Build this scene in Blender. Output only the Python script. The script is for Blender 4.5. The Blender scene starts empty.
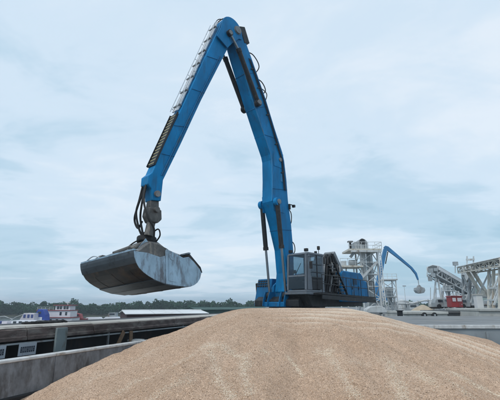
import bpy, bmesh, math, random
import numpy as np
from mathutils import Vector, Matrix
random.seed(7); rng = np.random.default_rng(7)
R = math.radians
scene = bpy.context.scene
col = scene.collection

# ------------------------------------------------------------------ camera
EYE = 7.5                                   # metres above the river
FPX = 390.0                                 # focal length for a 500 px wide picture
PITCH = math.atan(104 / FPX)
cam_d = bpy.data.cameras.new('camera'); cam = bpy.data.objects.new('camera', cam_d); col.objects.link(cam)
cam.location = (0, 0, EYE); cam.rotation_euler = (math.pi / 2 + PITCH, 0, 0)
cam_d.sensor_width = 36; cam_d.lens = 36 * FPX / 500; cam_d.clip_start = .1; cam_d.clip_end = 6000
scene.camera = cam

# ------------------------------------------------------------------ sky, sun, exposure
SUN_EL, SUN_AZ = 52, -38                    # azimuth from +Y towards +X of where the light comes from
SUN_FROM = 180 + 38                         # behind the camera, to the left
world = bpy.data.worlds.new('World'); scene.world = world; world.use_nodes = True
wn, wl = world.node_tree.nodes, world.node_tree.links
wn.clear()
w_out = wn.new('ShaderNodeOutputWorld'); w_bg = wn.new('ShaderNodeBackground'); w_bg.inputs['Strength'].default_value = .1
sky = wn.new('ShaderNodeTexSky'); sky.sky_type = 'NISHITA'; sky.sun_disc = False
sky.sun_elevation = R(SUN_EL); sky.sun_rotation = R(SUN_FROM); sky.air_density = 1.2; sky.dust_density = 2.0
def wmath(op, a, b=None, c=None):
    n = wn.new('ShaderNodeMath'); n.operation = op
    for i, v in enumerate((a, b, c)):
        if v is None: continue
        if isinstance(v, (int, float)): n.inputs[i].default_value = v
        else: wl.new(v, n.inputs[i])
    return n.outputs[0]
w_tc = wn.new('ShaderNodeTexCoord'); w_sep = wn.new('ShaderNodeSeparateXYZ'); wl.new(w_tc.outputs['Generated'], w_sep.inputs[0])
zc = wmath('ADD', wmath('MAXIMUM', w_sep.outputs[2], 0.0), .13)
w_cmb = wn.new('ShaderNodeCombineXYZ')
wl.new(wmath('DIVIDE', w_sep.outputs[0], zc), w_cmb.inputs[0]); wl.new(wmath('DIVIDE', w_sep.outputs[1], zc), w_cmb.inputs[1])
def wnoise(scale, detail, rough, dist, off):
    m = wn.new('ShaderNodeMapping'); m.inputs['Location'].default_value = off; m.inputs['Scale'].default_value = (.75, 1.0, 1)
    wl.new(w_cmb.outputs[0], m.inputs['Vector'])
    n = wn.new('ShaderNodeTexNoise'); n.inputs['Scale'].default_value = scale; n.inputs['Detail'].default_value = detail
    n.inputs['Roughness'].default_value = rough; n.inputs['Distortion'].default_value = dist
    wl.new(m.outputs[0], n.inputs['Vector']); return n.outputs['Fac']
def wramp(v, stops):
    r = wn.new('ShaderNodeValToRGB'); e = r.color_ramp.elements
    while len(e) < len(stops): e.new(.5)
    for i, (p, c) in enumerate(stops): e[i].position = p; e[i].color = (*c, 1)
    r.color_ramp.interpolation = 'EASE'; wl.new(v, r.inputs[0]); return r.outputs[0]
cl1 = wnoise(.55, 7, .55, .35, (3.1, 1.7, 0)); cl2 = wnoise(2.1, 10, .58, .6, (7.3, 2.2, 4))
clouds = wmath('ADD', wmath('MULTIPLY', cl1, .70), wmath('MULTIPLY', cl2, .30))
clouds = wmath('ADD', wmath('MULTIPLY', wmath('SUBTRACT', clouds, .5), 1.08), wmath('ADD', .485, wmath('MULTIPLY', w_sep.outputs[2], .13)))      # the deck thins towards the zenith
# overcast deck: blue-grey undersides to pale thin cloud (values are divided by ten in the Background strength)
cloud_col = wramp(clouds, [(.36, (4.3, 6.5, 8.1)), (.46, (5.5, 7.45, 9.0)), (.55, (7.1, 8.6, 10.0)), (.66, (8.4, 9.4, 10.4))])
w_mix = wn.new('ShaderNodeMix'); w_mix.data_type = 'RGBA'; w_mix.inputs['Factor'].default_value = .9
wl.new(sky.outputs[0], w_mix.inputs[6]); wl.new(cloud_col, w_mix.inputs[7])
wl.new(w_mix.outputs[2], w_bg.inputs['Color']); wl.new(w_bg.outputs[0], w_out.inputs[0])

sun_d = bpy.data.lights.new('sun', 'SUN'); sun_d.energy = 1.4; sun_d.angle = R(14); sun_d.color = (1, .96, .9)
sun = bpy.data.objects.new('sun', sun_d); col.objects.link(sun)
sv = Vector((math.sin(R(SUN_FROM)) * math.cos(R(SUN_EL)), math.cos(R(SUN_FROM)) * math.cos(R(SUN_EL)), math.sin(R(SUN_EL))))
sun.rotation_euler = sv.to_track_quat('Z', 'Y').to_euler(); sun.location = (-40, -40, 80)
scene.view_settings.view_transform = 'Standard'; scene.view_settings.look = 'None'
scene.view_settings.exposure = 0; scene.view_settings.gamma = 1
scene.render.engine = 'CYCLES'

# ------------------------------------------------------------------ survey helpers: a sight line at a chosen distance
_cp, _sp = math.cos(PITCH), math.sin(PITCH)
def sight(u, v):
    a, b = (u - 250) / FPX, (200 - v) / FPX
    return Vector((a, _cp - _sp * b, _sp + _cp * b))
def P(u, v, Y):
    d = sight(u, v); return d * (Y / d.y) + Vector((0, 0, EYE))
def PZ(u, v, z):
    d = sight(u, v); return d * ((z - EYE) / d.z) + Vector((0, 0, EYE))

# ------------------------------------------------------------------ materials
MATS = {}
def mat(name, base, rough=.6, metal=0.0, var=.25, scale=3.0, stretch=(1, 1, 1), second=None, amount=.5, sscale=2.0,
        sstretch=(1, 1, .35), bump=.0, bscale=40.0, spec=.4):
    m = bpy.data.materials.new(name); m.use_nodes = True; MATS[name] = m
    n, l = m.node_tree.nodes, m.node_tree.links; b = n['Principled BSDF']
    b.inputs['Roughness'].default_value = rough; b.inputs['Metallic'].default_value = metal
    b.inputs['Specular IOR Level'].default_value = spec
    tc = n.new('ShaderNodeTexCoord')
    def noise(sc, st, det=6, ro=.6, loc=0):
        mp = n.new('ShaderNodeMapping'); mp.inputs['Scale'].default_value = st; mp.inputs['Location'].default_value = (loc, loc, loc)
        l.new(tc.outputs['Object'], mp.inputs[0])
        t = n.new('ShaderNodeTexNoise'); t.inputs['Scale'].default_value = sc; t.inputs['Detail'].default_value = det
        t.inputs['Roughness'].default_value = ro; l.new(mp.outputs[0], t.inputs[0]); return t.outputs['Fac']
    r = n.new('ShaderNodeValToRGB'); e = r.color_ramp.elements
    e[0].position = .3; e[1].position = .72
    e[0].color = (*[max(0, c * (1 - var)) for c in base], 1); e[1].color = (*[min(1, c * (1 + var)) for c in base], 1)
    l.new(noise(scale, stretch), r.inputs[0]); colour = r.outputs[0]
    if second:
        r2 = n.new('ShaderNodeValToRGB'); e = r2.color_ramp.elements
        e[0].position = .62 - .24 * amount; e[1].position = .72 - .1 * amount; e[0].color = (0, 0, 0, 1); e[1].color = (1, 1, 1, 1)
        l.new(noise(sscale, sstretch, 8, .68, 5.3), r2.inputs[0])
        mx = n.new('ShaderNodeMix'); mx.data_type = 'RGBA'; l.new(r2.outputs[0], mx.inputs['Factor'])
        l.new(colour, mx.inputs[6]); mx.inputs[7].default_value = (*second, 1); colour = mx.outputs[2]
    l.new(colour, b.inputs['Base Color'])
    if bump:
        bp = n.new('ShaderNodeBump'); bp.inputs['Strength'].default_value = bump; bp.inputs['Distance'].default_value = .02
        l.new(noise(bscale, (1, 1, 1), 4, .6, 2), bp.inputs['Height']); l.new(bp.outputs[0], b.inputs['Normal'])
    return m
mat('blue_paint', (.0008, .185, .43), .5, 0, .28, 1.3, (1, 1, .4), (.012, .125, .27), .42, 1.9, (1.4, 1.4, .28), .08, 25, spec=.2)
mat('blue_grimy', (.002, .125, .30), .55, 0, .3, 1.5, (1, 1, .5), (.045, .075, .10), .42, 2.2, (1, 1, .5), .08, 20, spec=.25)
mat('blue_faded', (.025, .22, .46), .55, 0, .2, 2, (1, 1, 1), (.10, .13, .16), .3, 2.5)
mat('blue_far', (.03, .17, .36), .5, 0, .2, .5)
mat('black_steel', (.018, .02, .023), .5, .2, .4, 4, (1, 1, 1), (.06, .05, .045), .3, 5)
mat('rubber', (.012, .012, .013), .6, 0, .3, 8)
mat('chrome', (.24, .255, .27), .35, 1, .05, 3)
mat('silver_pipe', (.52, .55, .58), .38, .6, .15, 3, (1, 1, 1), (.2, .19, .18), .2, 4)
mat('cab_paint', (.125, .15, .18), .45, 0, .15, 2, (1, 1, 1), (.10, .10, .10), .25, 5)
mat('cab_dark', (.02, .024, .03), .6, 0, .3, 4)
mat('yellow', (.50, .45, .26), .6, 0, .2, 6)
mat('steel_grey', (.20, .22, .235), .55, .1, .25, 2, (1, 1, 1), (.12, .08, .055), .35, 3)
mat('steel_pale', (.50, .53, .54), .55, 0, .2, 1.2, (1, 1, 1), (.22, .19, .16), .35, 1.5)
mat('steel_white', (.62, .64, .64), .55, 0, .12, .6, (1, 1, 1), (.36, .33, .28), .3, 1.0)
mat('steel_mid', (.30, .335, .355), .6, 0, .25, .8, (1, 1, 1), (.14, .11, .09), .35, 1)
mat('beige_beam', (.56, .54, .48), .6, 0, .18, .8, (1, 1, 1), (.26, .2, .14), .35, 1)
mat('grab_shell', (.055, .053, .052), .5, .35, .45, 1.2, (.35, 1, 1), (.105, .075, .055), .55, 1.6, (1, 1, .4), .18, 18)
mat('grab_lip', (.075, .09, .105), .38, .6, .35, 1.5, (.3, 1, 1), (.04, .04, .04), .3, 3, (1, 1, 1), .08, 30)
mat('grab_end', (.30, .41, .50), .36, .55, .2, 1.6, (1, 1, 1), (.13, .14, .16), .55, 2.4, (1, 1.6, .5), .14, 22)
mat('grab_yoke', (.11, .108, .105), .55, .3, .35, 3, (1, 1, 1), (.30, .27, .23), .3, 3.5)
mat('coaming', (.185, .20, .22), .7, .05, .38, 3.2, (1, 1, .7), (.085, .083, .085), .55, 2.6, (1, 1, .4), .4, 7)
mat('coaming_top', (.54, .55, .55), .6, 0, .22, 2.5, (1, 1, 1), (.25, .2, .15), .35, 2)
mat('hull_dark', (.02, .021, .023), .65, 0, .4, 1, (1, 1, 1), (.05, .035, .028), .4, 1.2)
mat('rust_band', (.10, .075, .068), .75, 0, .5, 2.2, (1, 1, 2.5), (.21, .19, .175), .55, 1.3, (.7, .7, 2.2), .35, 8)
mat('dusty_cover', (.47, .45, .41), .75, 0, .2, .8, (1, 1, 1), (.22, .2, .185), .4, .7, (1, 1, 1), .1, 12)
mat('post_grey', (.21, .26, .27), .6, 0, .15, 2, (1, 1, 1), (.12, .1, .08), .3, 3)
mat('board_white', (.40, .44, .49), .6, 0, .12, 2, (1, 1, 1), (.25, .22, .27), .3, 3)
mat('lettering', (.03, .04, .06), .6)
mat('plank', (.20, .13, .08), .8, 0, .3, 3)
mat('deck_dark', (.19, .20, .205), .8, 0, .3, .5, (1, 1, 1), (.2, .19, .175), .4, .35, (1, 1, 1), .2, 8)
mat('pontoon_side', (.25, .28, .30), .65, 0, .25, .6, (1, 1, 1), (.15, .14, .13), .4, .7)
mat('concrete', (.47, .48, .46), .85, 0, .2, .4, (1, 1, 1), (.26, .25, .23), .4, .4, (1, 1, .4), .2, 5)
mat('concrete_dark', (.10, .105, .11), .85, 0, .3, .4)
mat('white_cover', (.66, .68, .69), .5, 0, .1, .3, (1, 1, 1), (.45, .44, .42), .3, .3)
mat('maroon', (.060, .026, .028), .7, 0, .25, .3, (1, 1, 1), (.05, .03, .03), .4, .4)
mat('green_hull', (.028, .075, .065), .7, 0, .2, .2)
mat('boat_white', (.66, .68, .72), .5, 0, .08, .3)
mat('boat_pink', (.58, .55, .59), .5, 0, .15, .3)
mat('boat_blue', (.02, .06, .32), .5, 0, .2, .3)
mat('boat_violet', (.05, .08, .24), .5, 0, .2, .3)
mat('red', (.30, .03, .035), .5, 0, .15, .6)
mat('red_dull', (.23, .04, .045), .6, 0, .2, .6)
mat('window_dark', (.02, .03, .04), .15, 0, .1, 1, spec=.6)
mat('netting', (.30, .38, .36), .9, 0, .2, .5)
mat('bank', (.05, .055, .035), .95, 0, .3, .02)
mat('grain_far', (.46, .39, .30), .95, 0, .15, 1)
mat('chaff', (.74, .62, .48), .9, 0, .2, 30)
mat('kernel', (.50, .34, .22), .75, 0, .35, 9)
mat('kernel_dark', (.13, .085, .055), .8, 0, .4, 9)
m = mat('foliage', (.034, .082, .048), .9, 0, .45, .06, spec=.1)
def glass_mat(name, tint, dark):
    m = bpy.data.materials.new(name); m.use_nodes = True; MATS[name] = m
    n, l = m.node_tree.nodes, m.node_tree.links; n.clear()
    o = n.new('ShaderNodeOutputMaterial'); t = n.new('ShaderNodeBsdfTransparent'); g = n.new('ShaderNodeBsdfGlossy'); mx = n.new('ShaderNodeMixShader')
    t.inputs[0].default_value = (*tint, 1); g.inputs['Roughness'].default_value = .08; g.inputs[0].default_value = (.8, .9, 1, 1)
    lw = n.new('ShaderNodeLayerWeight'); lw.inputs[0].default_value = .5; fr = n.new('ShaderNodeMath'); fr.operation = 'POWER'; fr.inputs[1].default_value = 4; l.new(lw.outputs['Facing'], fr.inputs[0])
    ad = n.new('ShaderNodeMath'); ad.operation = 'ADD'; ad.inputs[1].default_value = dark; l.new(fr.outputs[0], ad.inputs[0])
    l.new(ad.outputs[0], mx.inputs[0]); l.new(t.outputs[0], mx.inputs[1]); l.new(g.outputs[0], mx.inputs[2]); l.new(mx.outputs[0], o.inputs[0])
glass_mat('cab_glass', (.66, .74, .78), .035)
# water
m = mat('water', (.10, .115, .11), .12, 0, .15, .05, spec=.5)
n, l = m.node_tree.nodes, m.node_tree.links
tc = n.new('ShaderNodeTexCoord'); t = n.new('ShaderNodeTexNoise'); t.inputs['Scale'].default_value = 1.1; t.inputs['Detail'].default_value = 5
bp = n.new('ShaderNodeBump'); bp.inputs['Strength'].default_value = .5; bp.inputs['Distance'].default_value = .15
l.new(tc.outputs['Object'], t.inputs[0]); l.new(t.outputs[0], bp.inputs['Height']); l.new(bp.outputs[0], n['Principled BSDF'].inputs['Normal'])
# grain: kernel-sized cells, drifting tone, pale chaff where the chaff attribute says it lies
def grain_material():
    m = bpy.data.materials.new('grain'); m.use_nodes = True; MATS['grain'] = m
    n, l = m.node_tree.nodes, m.node_tree.links; b = n['Principled BSDF']; b.inputs['Roughness'].default_value = .85; b.inputs['Specular IOR Level'].default_value = .2
    tc = n.new('ShaderNodeTexCoord')
    def noise(sc, det=5, ro=.6):
        t = n.new('ShaderNodeTexNoise'); t.inputs['Scale'].default_value = sc; t.inputs['Detail'].default_value = det; t.inputs['Roughness'].default_value = ro
        l.new(tc.outputs['Object'], t.inputs[0]); return t.outputs['Fac']
    def ramp(v, stops):
        r = n.new('ShaderNodeValToRGB'); e = r.color_ramp.elements
        while len(e) < len(stops): e.new(.5)
        for i, (p, c) in enumerate(stops): e[i].position = p; e[i].color = (*c, 1)
        l.new(v, r.inputs[0]); return r.outputs[0]
    def mix(f, a, bb, mode='MIX'):
        x = n.new('ShaderNodeMix'); x.data_type = 'RGBA'; x.blend_type = mode
        if isinstance(f, float): x.inputs['Factor'].default_value = f
        else: l.new(f, x.inputs['Factor'])
        for s, v in ((6, a), (7, bb)):
            if isinstance(v, tuple): x.inputs[s].default_value = (*v, 1)
            else: l.new(v, x.inputs[s])
        return x.outputs[2]
    v = n.new('ShaderNodeTexVoronoi'); v.inputs['Scale'].default_value = 95; l.new(tc.outputs['Object'], v.inputs['Vector'])
    sep = n.new('ShaderNodeSeparateColor'); l.new(v.outputs['Color'], sep.inputs[0])
    tone = ramp(noise(.7, 4), [(.3, (.50, .345, .245)), (.7, (.60, .432, .32))])
    cell = ramp(sep.outputs[0], [(0, (.58, .54, .50)), (.2, (.86, .84, .82)), (.6, (1.02, 1.02, 1.02)), (.85, (1.22, 1.21, 1.18)), (1, (1.75, 1.75, 1.7))])
    c = mix(.95, tone, cell, 'MULTIPLY')
    mid = ramp(noise(13, 5, .7), [(.3, (.78, .76, .74)), (.5, (1, 1, 1)), (.7, (1.16, 1.16, 1.15))])
    c = mix(.8, c, mid, 'MULTIPLY')
    at = n.new('ShaderNodeAttribute'); at.attribute_name = 'chaff'
    mm = n.new('ShaderNodeMath'); mm.operation = 'MULTIPLY'
    l.new(at.outputs['Fac'], mm.inputs[0]); l.new(ramp(noise(22, 6, .75), [(.46, (0, 0, 0)), (.62, (1, 1, 1))]), mm.inputs[1])
    c = mix(mm.outputs[0], c, (.82, .70, .57))
    at2 = n.new('ShaderNodeAttribute'); at2.attribute_name = 'shading'
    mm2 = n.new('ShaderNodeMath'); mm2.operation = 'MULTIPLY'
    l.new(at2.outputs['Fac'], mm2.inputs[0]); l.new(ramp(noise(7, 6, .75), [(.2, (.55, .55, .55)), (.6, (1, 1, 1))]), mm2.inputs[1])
    c = mix(mm2.outputs[0], c, (.84, .70, .56))  # ridge crests lightened in the base colour to imitate shading of the relief
    l.new(c, b.inputs['Base Color'])
    bp = n.new('ShaderNodeBump'); bp.inputs['Strength'].default_value = .9; bp.inputs['Distance'].default_value = .012
    l.new(v.outputs['Distance'], bp.inputs['Height']); bp.invert = True
    bp2 = n.new('ShaderNodeBump'); bp2.inputs['Strength'].default_value = .6; bp2.inputs['Distance'].default_value = .05
    l.new(noise(9, 5, .65), bp2.inputs['Height']); l.new(bp.outputs[0], bp2.inputs['Normal']); l.new(bp2.outputs[0], b.inputs['Normal'])
grain_material()

# ------------------------------------------------------------------ building helpers
class MB:
    """collects shapes for one mesh object"""
    def __init__(s): s.v = []; s.f = []
    def add(s, vs, fs):
        k = len(s.v); s.v += [tuple(v) for v in vs]; s.f += [tuple(i + k for i in f) for f in fs]; return s
    def box(s, c, size, rz=0, ry=0, rx=0):
        c = Vector(c); h = Vector(size) / 2; M = Matrix.Rotation(rz, 3, 'Z') @ Matrix.Rotation(ry, 3, 'Y') @ Matrix.Rotation(rx, 3, 'X')
        vs = [c + M @ Vector((x * h.x, y * h.y, z * h.z)) for x in (-1, 1) for y in (-1, 1) for z in (-1, 1)]
        return s.add(vs, [(0, 1, 3, 2), (4, 6, 7, 5), (0, 4, 5, 1), (2, 3, 7, 6), (0, 2, 6, 4), (1, 5, 7, 3)])
    def bar(s, a, b, w, h=None, up=(0, 0, 1)):
        a, b = Vector(a), Vector(b); d = (b - a).normalized(); u = Vector(up)
        if abs(d.dot(u)) > .98: u = Vector((0, 1, 0))
        x = d.cross(u).normalized() * (w / 2); y = x.cross(d).normalized() * ((h or w) / 2)
        vs = [p + sx * x + sy * y for p in (a, b) for sx, sy in ((-1, -1), (1, -1), (1, 1), (-1, 1))]
        return s.add(vs, [(3, 2, 1, 0), (4, 5, 6, 7), (0, 1, 5, 4), (1, 2, 6, 5), (2, 3, 7, 6), (3, 0, 4, 7)])
    def tube(s, pts, r, n=8, r2=None):
        pts = [Vector(p) for p in pts]; rings = []; k = len(pts)
        prev = None
        for i, p in enumerate(pts):
            d = (pts[min(i + 1, k - 1)] - pts[max(i - 1, 0)]).normalized()
            if prev is None:
                u = Vector((0, 0, 1)) if abs(d.z) < .9 else Vector((1, 0, 0)); x = d.cross(u).normalized()
            else: x = (prev - d * prev.dot(d)).normalized()
            prev = x; y = d.cross(x); rr = r if r2 is None else r + (r2 - r) * i / (k - 1)
            rings.append([p + (x * math.cos(2 * math.pi * j / n) + y * math.sin(2 * math.pi * j / n)) * rr for j in range(n)])
        vs = [v for g in rings for v in g]; fs = []
        for i in range(k - 1):
            for j in range(n):
                fs.append((i * n + j, i * n + (j + 1) % n, (i + 1) * n + (j + 1) % n, (i + 1) * n + j))
        fs += [tuple(range(n - 1, -1, -1)), tuple((k - 1) * n + j for j in range(n))]
        return s.add(vs, fs)
    def prism(s, poly, fn, a, b):
        """poly in 2-D, fn(p, q, t) -> point, extruded from t=a to t=b"""
        n = len(poly); vs = [fn(p, q, t) for t in (a, b) for p, q in poly]
        return s.add(vs, [tuple(range(n)), tuple(range(2 * n - 1, n - 1, -1))] + [(i, n + i, n + (i + 1) % n, (i + 1) % n) for i in range(n)])
    def strip(s, prof, fn, a, b, th):
        """an open profile given thickness th, extruded"""
        up = [Vector(p) for p in prof]; off = []
        for i, p in enumerate(up):
            d = (up[min(i + 1, len(up) - 1)] - up[max(i - 1, 0)]).normalized(); off.append(p + Vector((-d.y, d.x)) * th)
        for i in range(len(up) - 1):
            q = [up[i], up[i + 1], off[i + 1], off[i]]
            vs = [fn(p.x, p.y, t) for t in (a, b) for p in q]
            s.add(vs, [(0, 1, 2, 3), (7, 6, 5, 4)] + [(j, 4 + j, 4 + (j + 1) % 4, (j + 1) % 4) for j in range(4)])
        return s
    def build(s, name, material, parent=None, origin=(0, 0, 0), bevel=0, smooth=False):
        me = bpy.data.meshes.new(name); o = Vector(origin)
        me.from_pydata([tuple(Vector(v) - o) for v in s.v], [], s.f)
        bm = bmesh.new(); bm.from_mesh(me); bmesh.ops.recalc_face_normals(bm, faces=bm.faces); bm.to_mesh(me); bm.free()
        me.materials.append(MATS[material])
        if smooth:
            me.polygons.foreach_set('use_smooth', [True] * len(me.polygons)); 
            try: me.set_sharp_from_angle(angle=R(40))
            except Exception: pass
        ob = bpy.data.objects.new(name, me); col.objects.link(ob)
        if parent is not None: ob.parent = parent
        else: ob.location = o
        if bevel:
            md = ob.modifiers.new('bevel', 'BEVEL'); md.width = bevel; md.segments = 2; md.limit_method = 'ANGLE'; md.angle_limit = R(35)
        return ob
def tag(o, label, cat, group=None):
    o['label'] = label; o['category'] = cat
    if group: o['group'] = group
    return o
def kind(o, k, label=None):
    o['kind'] = k
    if label: o['label'] = label
    return o
def thing(name, loc, label, cat, group=None, rot=(0, 0, 0)):
    o = bpy.data.objects.new(name, None); col.objects.link(o); o.location = loc; o.rotation_euler = rot; o.empty_display_size = .5
    return tag(o, label, cat, group)
def clone(root, loc, rot=None, label=None):
    r = root.copy(); col.objects.link(r); r.location = loc
    if rot is not None: r.rotation_euler = rot
    if label: r['label'] = label
    for ch in list(root.children):
        c = ch.copy(); col.objects.link(c); c.parent = r
        for g in list(ch.children):
            d = g.copy(); col.objects.link(d); d.parent = c
    return r
def lerp(a, b, t): return Vector(a) * (1 - t) + Vector(b) * t
def curve(pts, n=8):
    """Catmull-Rom through points"""
    pts = [Vector(p) for p in pts]; q = [2 * pts[0] - pts[1]] + pts + [2 * pts[-1] - pts[-2]]; out = []
    for i in range(1, len(q) - 2):
        for k in range(n):
            t = k / n; a, b, c, d = q[i - 1], q[i], q[i + 1], q[i + 2]
            out.append(.5 * (2 * b + (c - a) * t + (2 * a - 5 * b + 4 * c - d) * t * t + (3 * b - a - 3 * c + d) * t ** 3))
    return out + [pts[-1]]
def railing(parent, org, pts, h=1.0, posts=.9, r=.02, mat_='steel_pale', rails=(1.0, .52)):
    """posts and rails along a polyline, each a part"""
    for a, b in zip(pts[:-1], pts[1:]):
        a, b = Vector(a), Vector(b); k = max(1, round((b - a).length / posts))
        for f in rails:
            MB().tube([a + Vector((0, 0, h * f)), b + Vector((0, 0, h * f))], r, 6).build('rail', mat_, parent, org)
        for i in range(k + 1):
            p = lerp(a, b, i / k); MB().tube([p, p + Vector((0, 0, h))], r, 6).build('rail_post', mat_, parent, org)

# ================================================================== SETTING: river, bank, woods
kind(MB().add([(-2800, -150, 0), (2800, -150, 0), (2800, 2600, 0), (-2800, 2600, 0)], [(0, 1, 2, 3)]).build('river', 'water'), 'structure')
bank = MB(); N = 60; vs = []; fs = []
for i in range(N + 1):
    x = -1600 + 3200 * i / N; y0 = 246 + 6 * math.sin(i * .7) + 9 * math.sin(i * 1.9)
    vs += [(x, y0 - 6, -.5), (x, y0 + 6, 1.0), (x, y0 + 16, 1.5), (x, 2500, 3.0)]
for i in range(N):
    for j in range(3): fs.append((i * 4 + j, i * 4 + 4 + j, i * 4 + 5 + j, i * 4 + 1 + j))
kind(bank.add(vs, fs).build('far_bank', 'bank'), 'structure')
def woods():
    V = []; k = 0
    for row, (yy, n) in enumerate(((258, 250), (266, 230), (276, 210))):
        for i in range(n):
            cx = -470 + 940 * (i + rng.random()) / n; cy = yy + rng.normal() * 3
            hgt = (7.0 + 1.0 * math.sin(cx * .022 + 1) + .7 * math.sin(cx * .083) + rng.normal() * .95) * (1 + .08 * row); wid = 2.2 + rng.random() * 2.2
            m = 380; d = rng.normal(size=(m, 3)); d /= np.linalg.norm(d, axis=1)[:, None]
            rad = .70 + .30 * rng.random(m) ** .7 + .10 * np.sin(d[:, 0] * 5 + cx) * np.sin(d[:, 2] * 6 + cy)
            c = np.stack([cx + d[:, 0] * rad * wid, cy + d[:, 1] * rad * wid, 1.0 + hgt * .53 + d[:, 2] * rad * hgt * .48], 1)
            t1 = rng.normal(size=(m, 3)); t1 /= np.linalg.norm(t1, axis=1)[:, None]; t2 = np.cross(t1, rng.normal(size=(m, 3))); t2 /= np.linalg.norm(t2, axis=1)[:, None]
            s = (.20 + .30 * rng.random((m, 1)))
            V.append(np.stack([c - t1 * s - t2 * s * .6, c + t1 * s - t2 * s * .6, c + t1 * s * .8 + t2 * s * .7, c - t1 * s * .9 + t2 * s * .8], 1).reshape(-1, 3))
    V = np.concatenate(V); F = np.arange(len(V)).reshape(-1, 4)
    me = bpy.data.meshes.new('riverside_woods'); me.from_pydata(V.tolist(), [], F.tolist()); me.materials.append(MATS['foliage'])
    o = bpy.data.objects.new('riverside_woods', me); col.objects.link(o)
    kind(o, 'stuff', 'dark green line of woods along the far river bank'); o['category'] = 'woods'
woods()

# ================================================================== grain barge (ours): coaming and grain
U = Vector((math.sin(R(21)), math.cos(R(21)), 0)); NL = Vector((-U.y, U.x, 0))         # barge axis, and its left
C0 = PZ(0, 361, EYE - 1.5)                                                                 # a point on the left coaming's inner top edge
def B(s, o, z): return Vector((C0.x, C0.y, 0)) + U * s + NL * o + Vector((0, 0, z))        # barge frame: along, outboard, height
CT = EYE - 1.5
barge = thing('grain_barge', B(0, 0, 0), 'weathered grey steel barge side wall holding the near grain pile', 'barge')
og = B(0, 0, 0)
mb = MB()
seams = [-16, -11.5, -7, -2.6, 1.9, 6.3, 11.0]
for i in range(6):
    a, b = seams[i] + .008, seams[i + 1] - .008
    w = MB(); dz = random.uniform(-.006, .006); do = random.uniform(0, .012)
    w.prism([(0 + do, CT - .08 + dz), (.09 + do, CT - .08 + dz), (.09 + do, CT - 3.9), (do, CT - 3.9)], lambda p, q, t: B(t, p, q), a, b)
    w.build('wall_panel', 'coaming', barge, og)
    MB().prism([(-.035, CT - .06 + dz), (-.03, CT + .0 + dz), (.30, CT + dz), (.30, CT - .08 + dz), (-.02, CT - .078 + dz)], lambda p, q, t: B(t, p, q), a - .006, b + .006).build('top_flange', 'coaming_top', barge, og, bevel=.012)
    MB().prism([(-.055, CT - 1.02), (.0, CT - .98), (.0, CT - 1.14), (-.055, CT - 1.10)], lambda p, q, t: B(t, p, q), a, b).build('rubbing_strip', 'hull_dark', barge, og)
MB().prism([(.10, CT - 1.3), (1.0, CT - 1.34), (1.0, .2), (.10, .2)], lambda p, q, t: B(t, p, q), -16, 11).build('side_deck', 'hull_dark', barge, og)
MB().prism([(.09, CT - .6), (-10.5, CT - .6), (-10.5, .1), (.09, .1)], lambda p, q, t: B(t, p, q), 11.05, 11.6).build('end_wall', 'coaming', barge, og)
MB().prism([(.08, .4), (-10.5, .4), (-10.5, .1), (.08, .1)], lambda p, q, t: B(t, p, q), -16, 11).build('hopper_floor', 'hull_dark', barge, og)

RIDGE = [(P(252, 308, 13.2), ), (P(300, 307.6, 13.4), ), (P(338, 308.4, 13.6), ), (P(390, 320.5, 14.0), ), (P(430, 328.5, 13.4), ), (P(500, 350, 11.6), ), (P(600, 385, 9.5), )]
RIDGE = [r[0] for r in RIDGE]
rp = []; rt = []
for i in range(len(RIDGE) - 1):
    for k in range(26):
        rp.append(lerp(RIDGE[i], RIDGE[i + 1], k / 26)); rt.append(i + k / 26)
rp = np.array([tuple(p) for p in rp]); rt = np.array(rt)
_ph = rng.random((14, 3)) * 6.28; _dirs = rng.normal(size=(14, 2)); _dirs /= np.linalg.norm(_dirs, axis=1)[:, None]
def comb(x, y):
    """tracks combed along the right-hand crest: strength and phase"""
    yr = np.interp(x, [p.x for p in RIDGE], [p.y for p in RIDGE]); q = (yr - y) * np.interp(x, [p.x for p in RIDGE], [.95, .95, .95, .88, .74, .60, .55])
    m_ = np.clip((x - .1) / 1.6, 0, 1) * np.clip((q - .1) / .3, 0, 1) * np.clip((2.5 + .1 * x - q) / .9, 0, 1) * (.8 + .2 * np.sin(x * 1.7 + 3 * q))
    return m_, (q + .05 * np.sin(x * 1.3) + .012 * np.sin(x * 4.1)) / (.33 + .026 * x)
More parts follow.
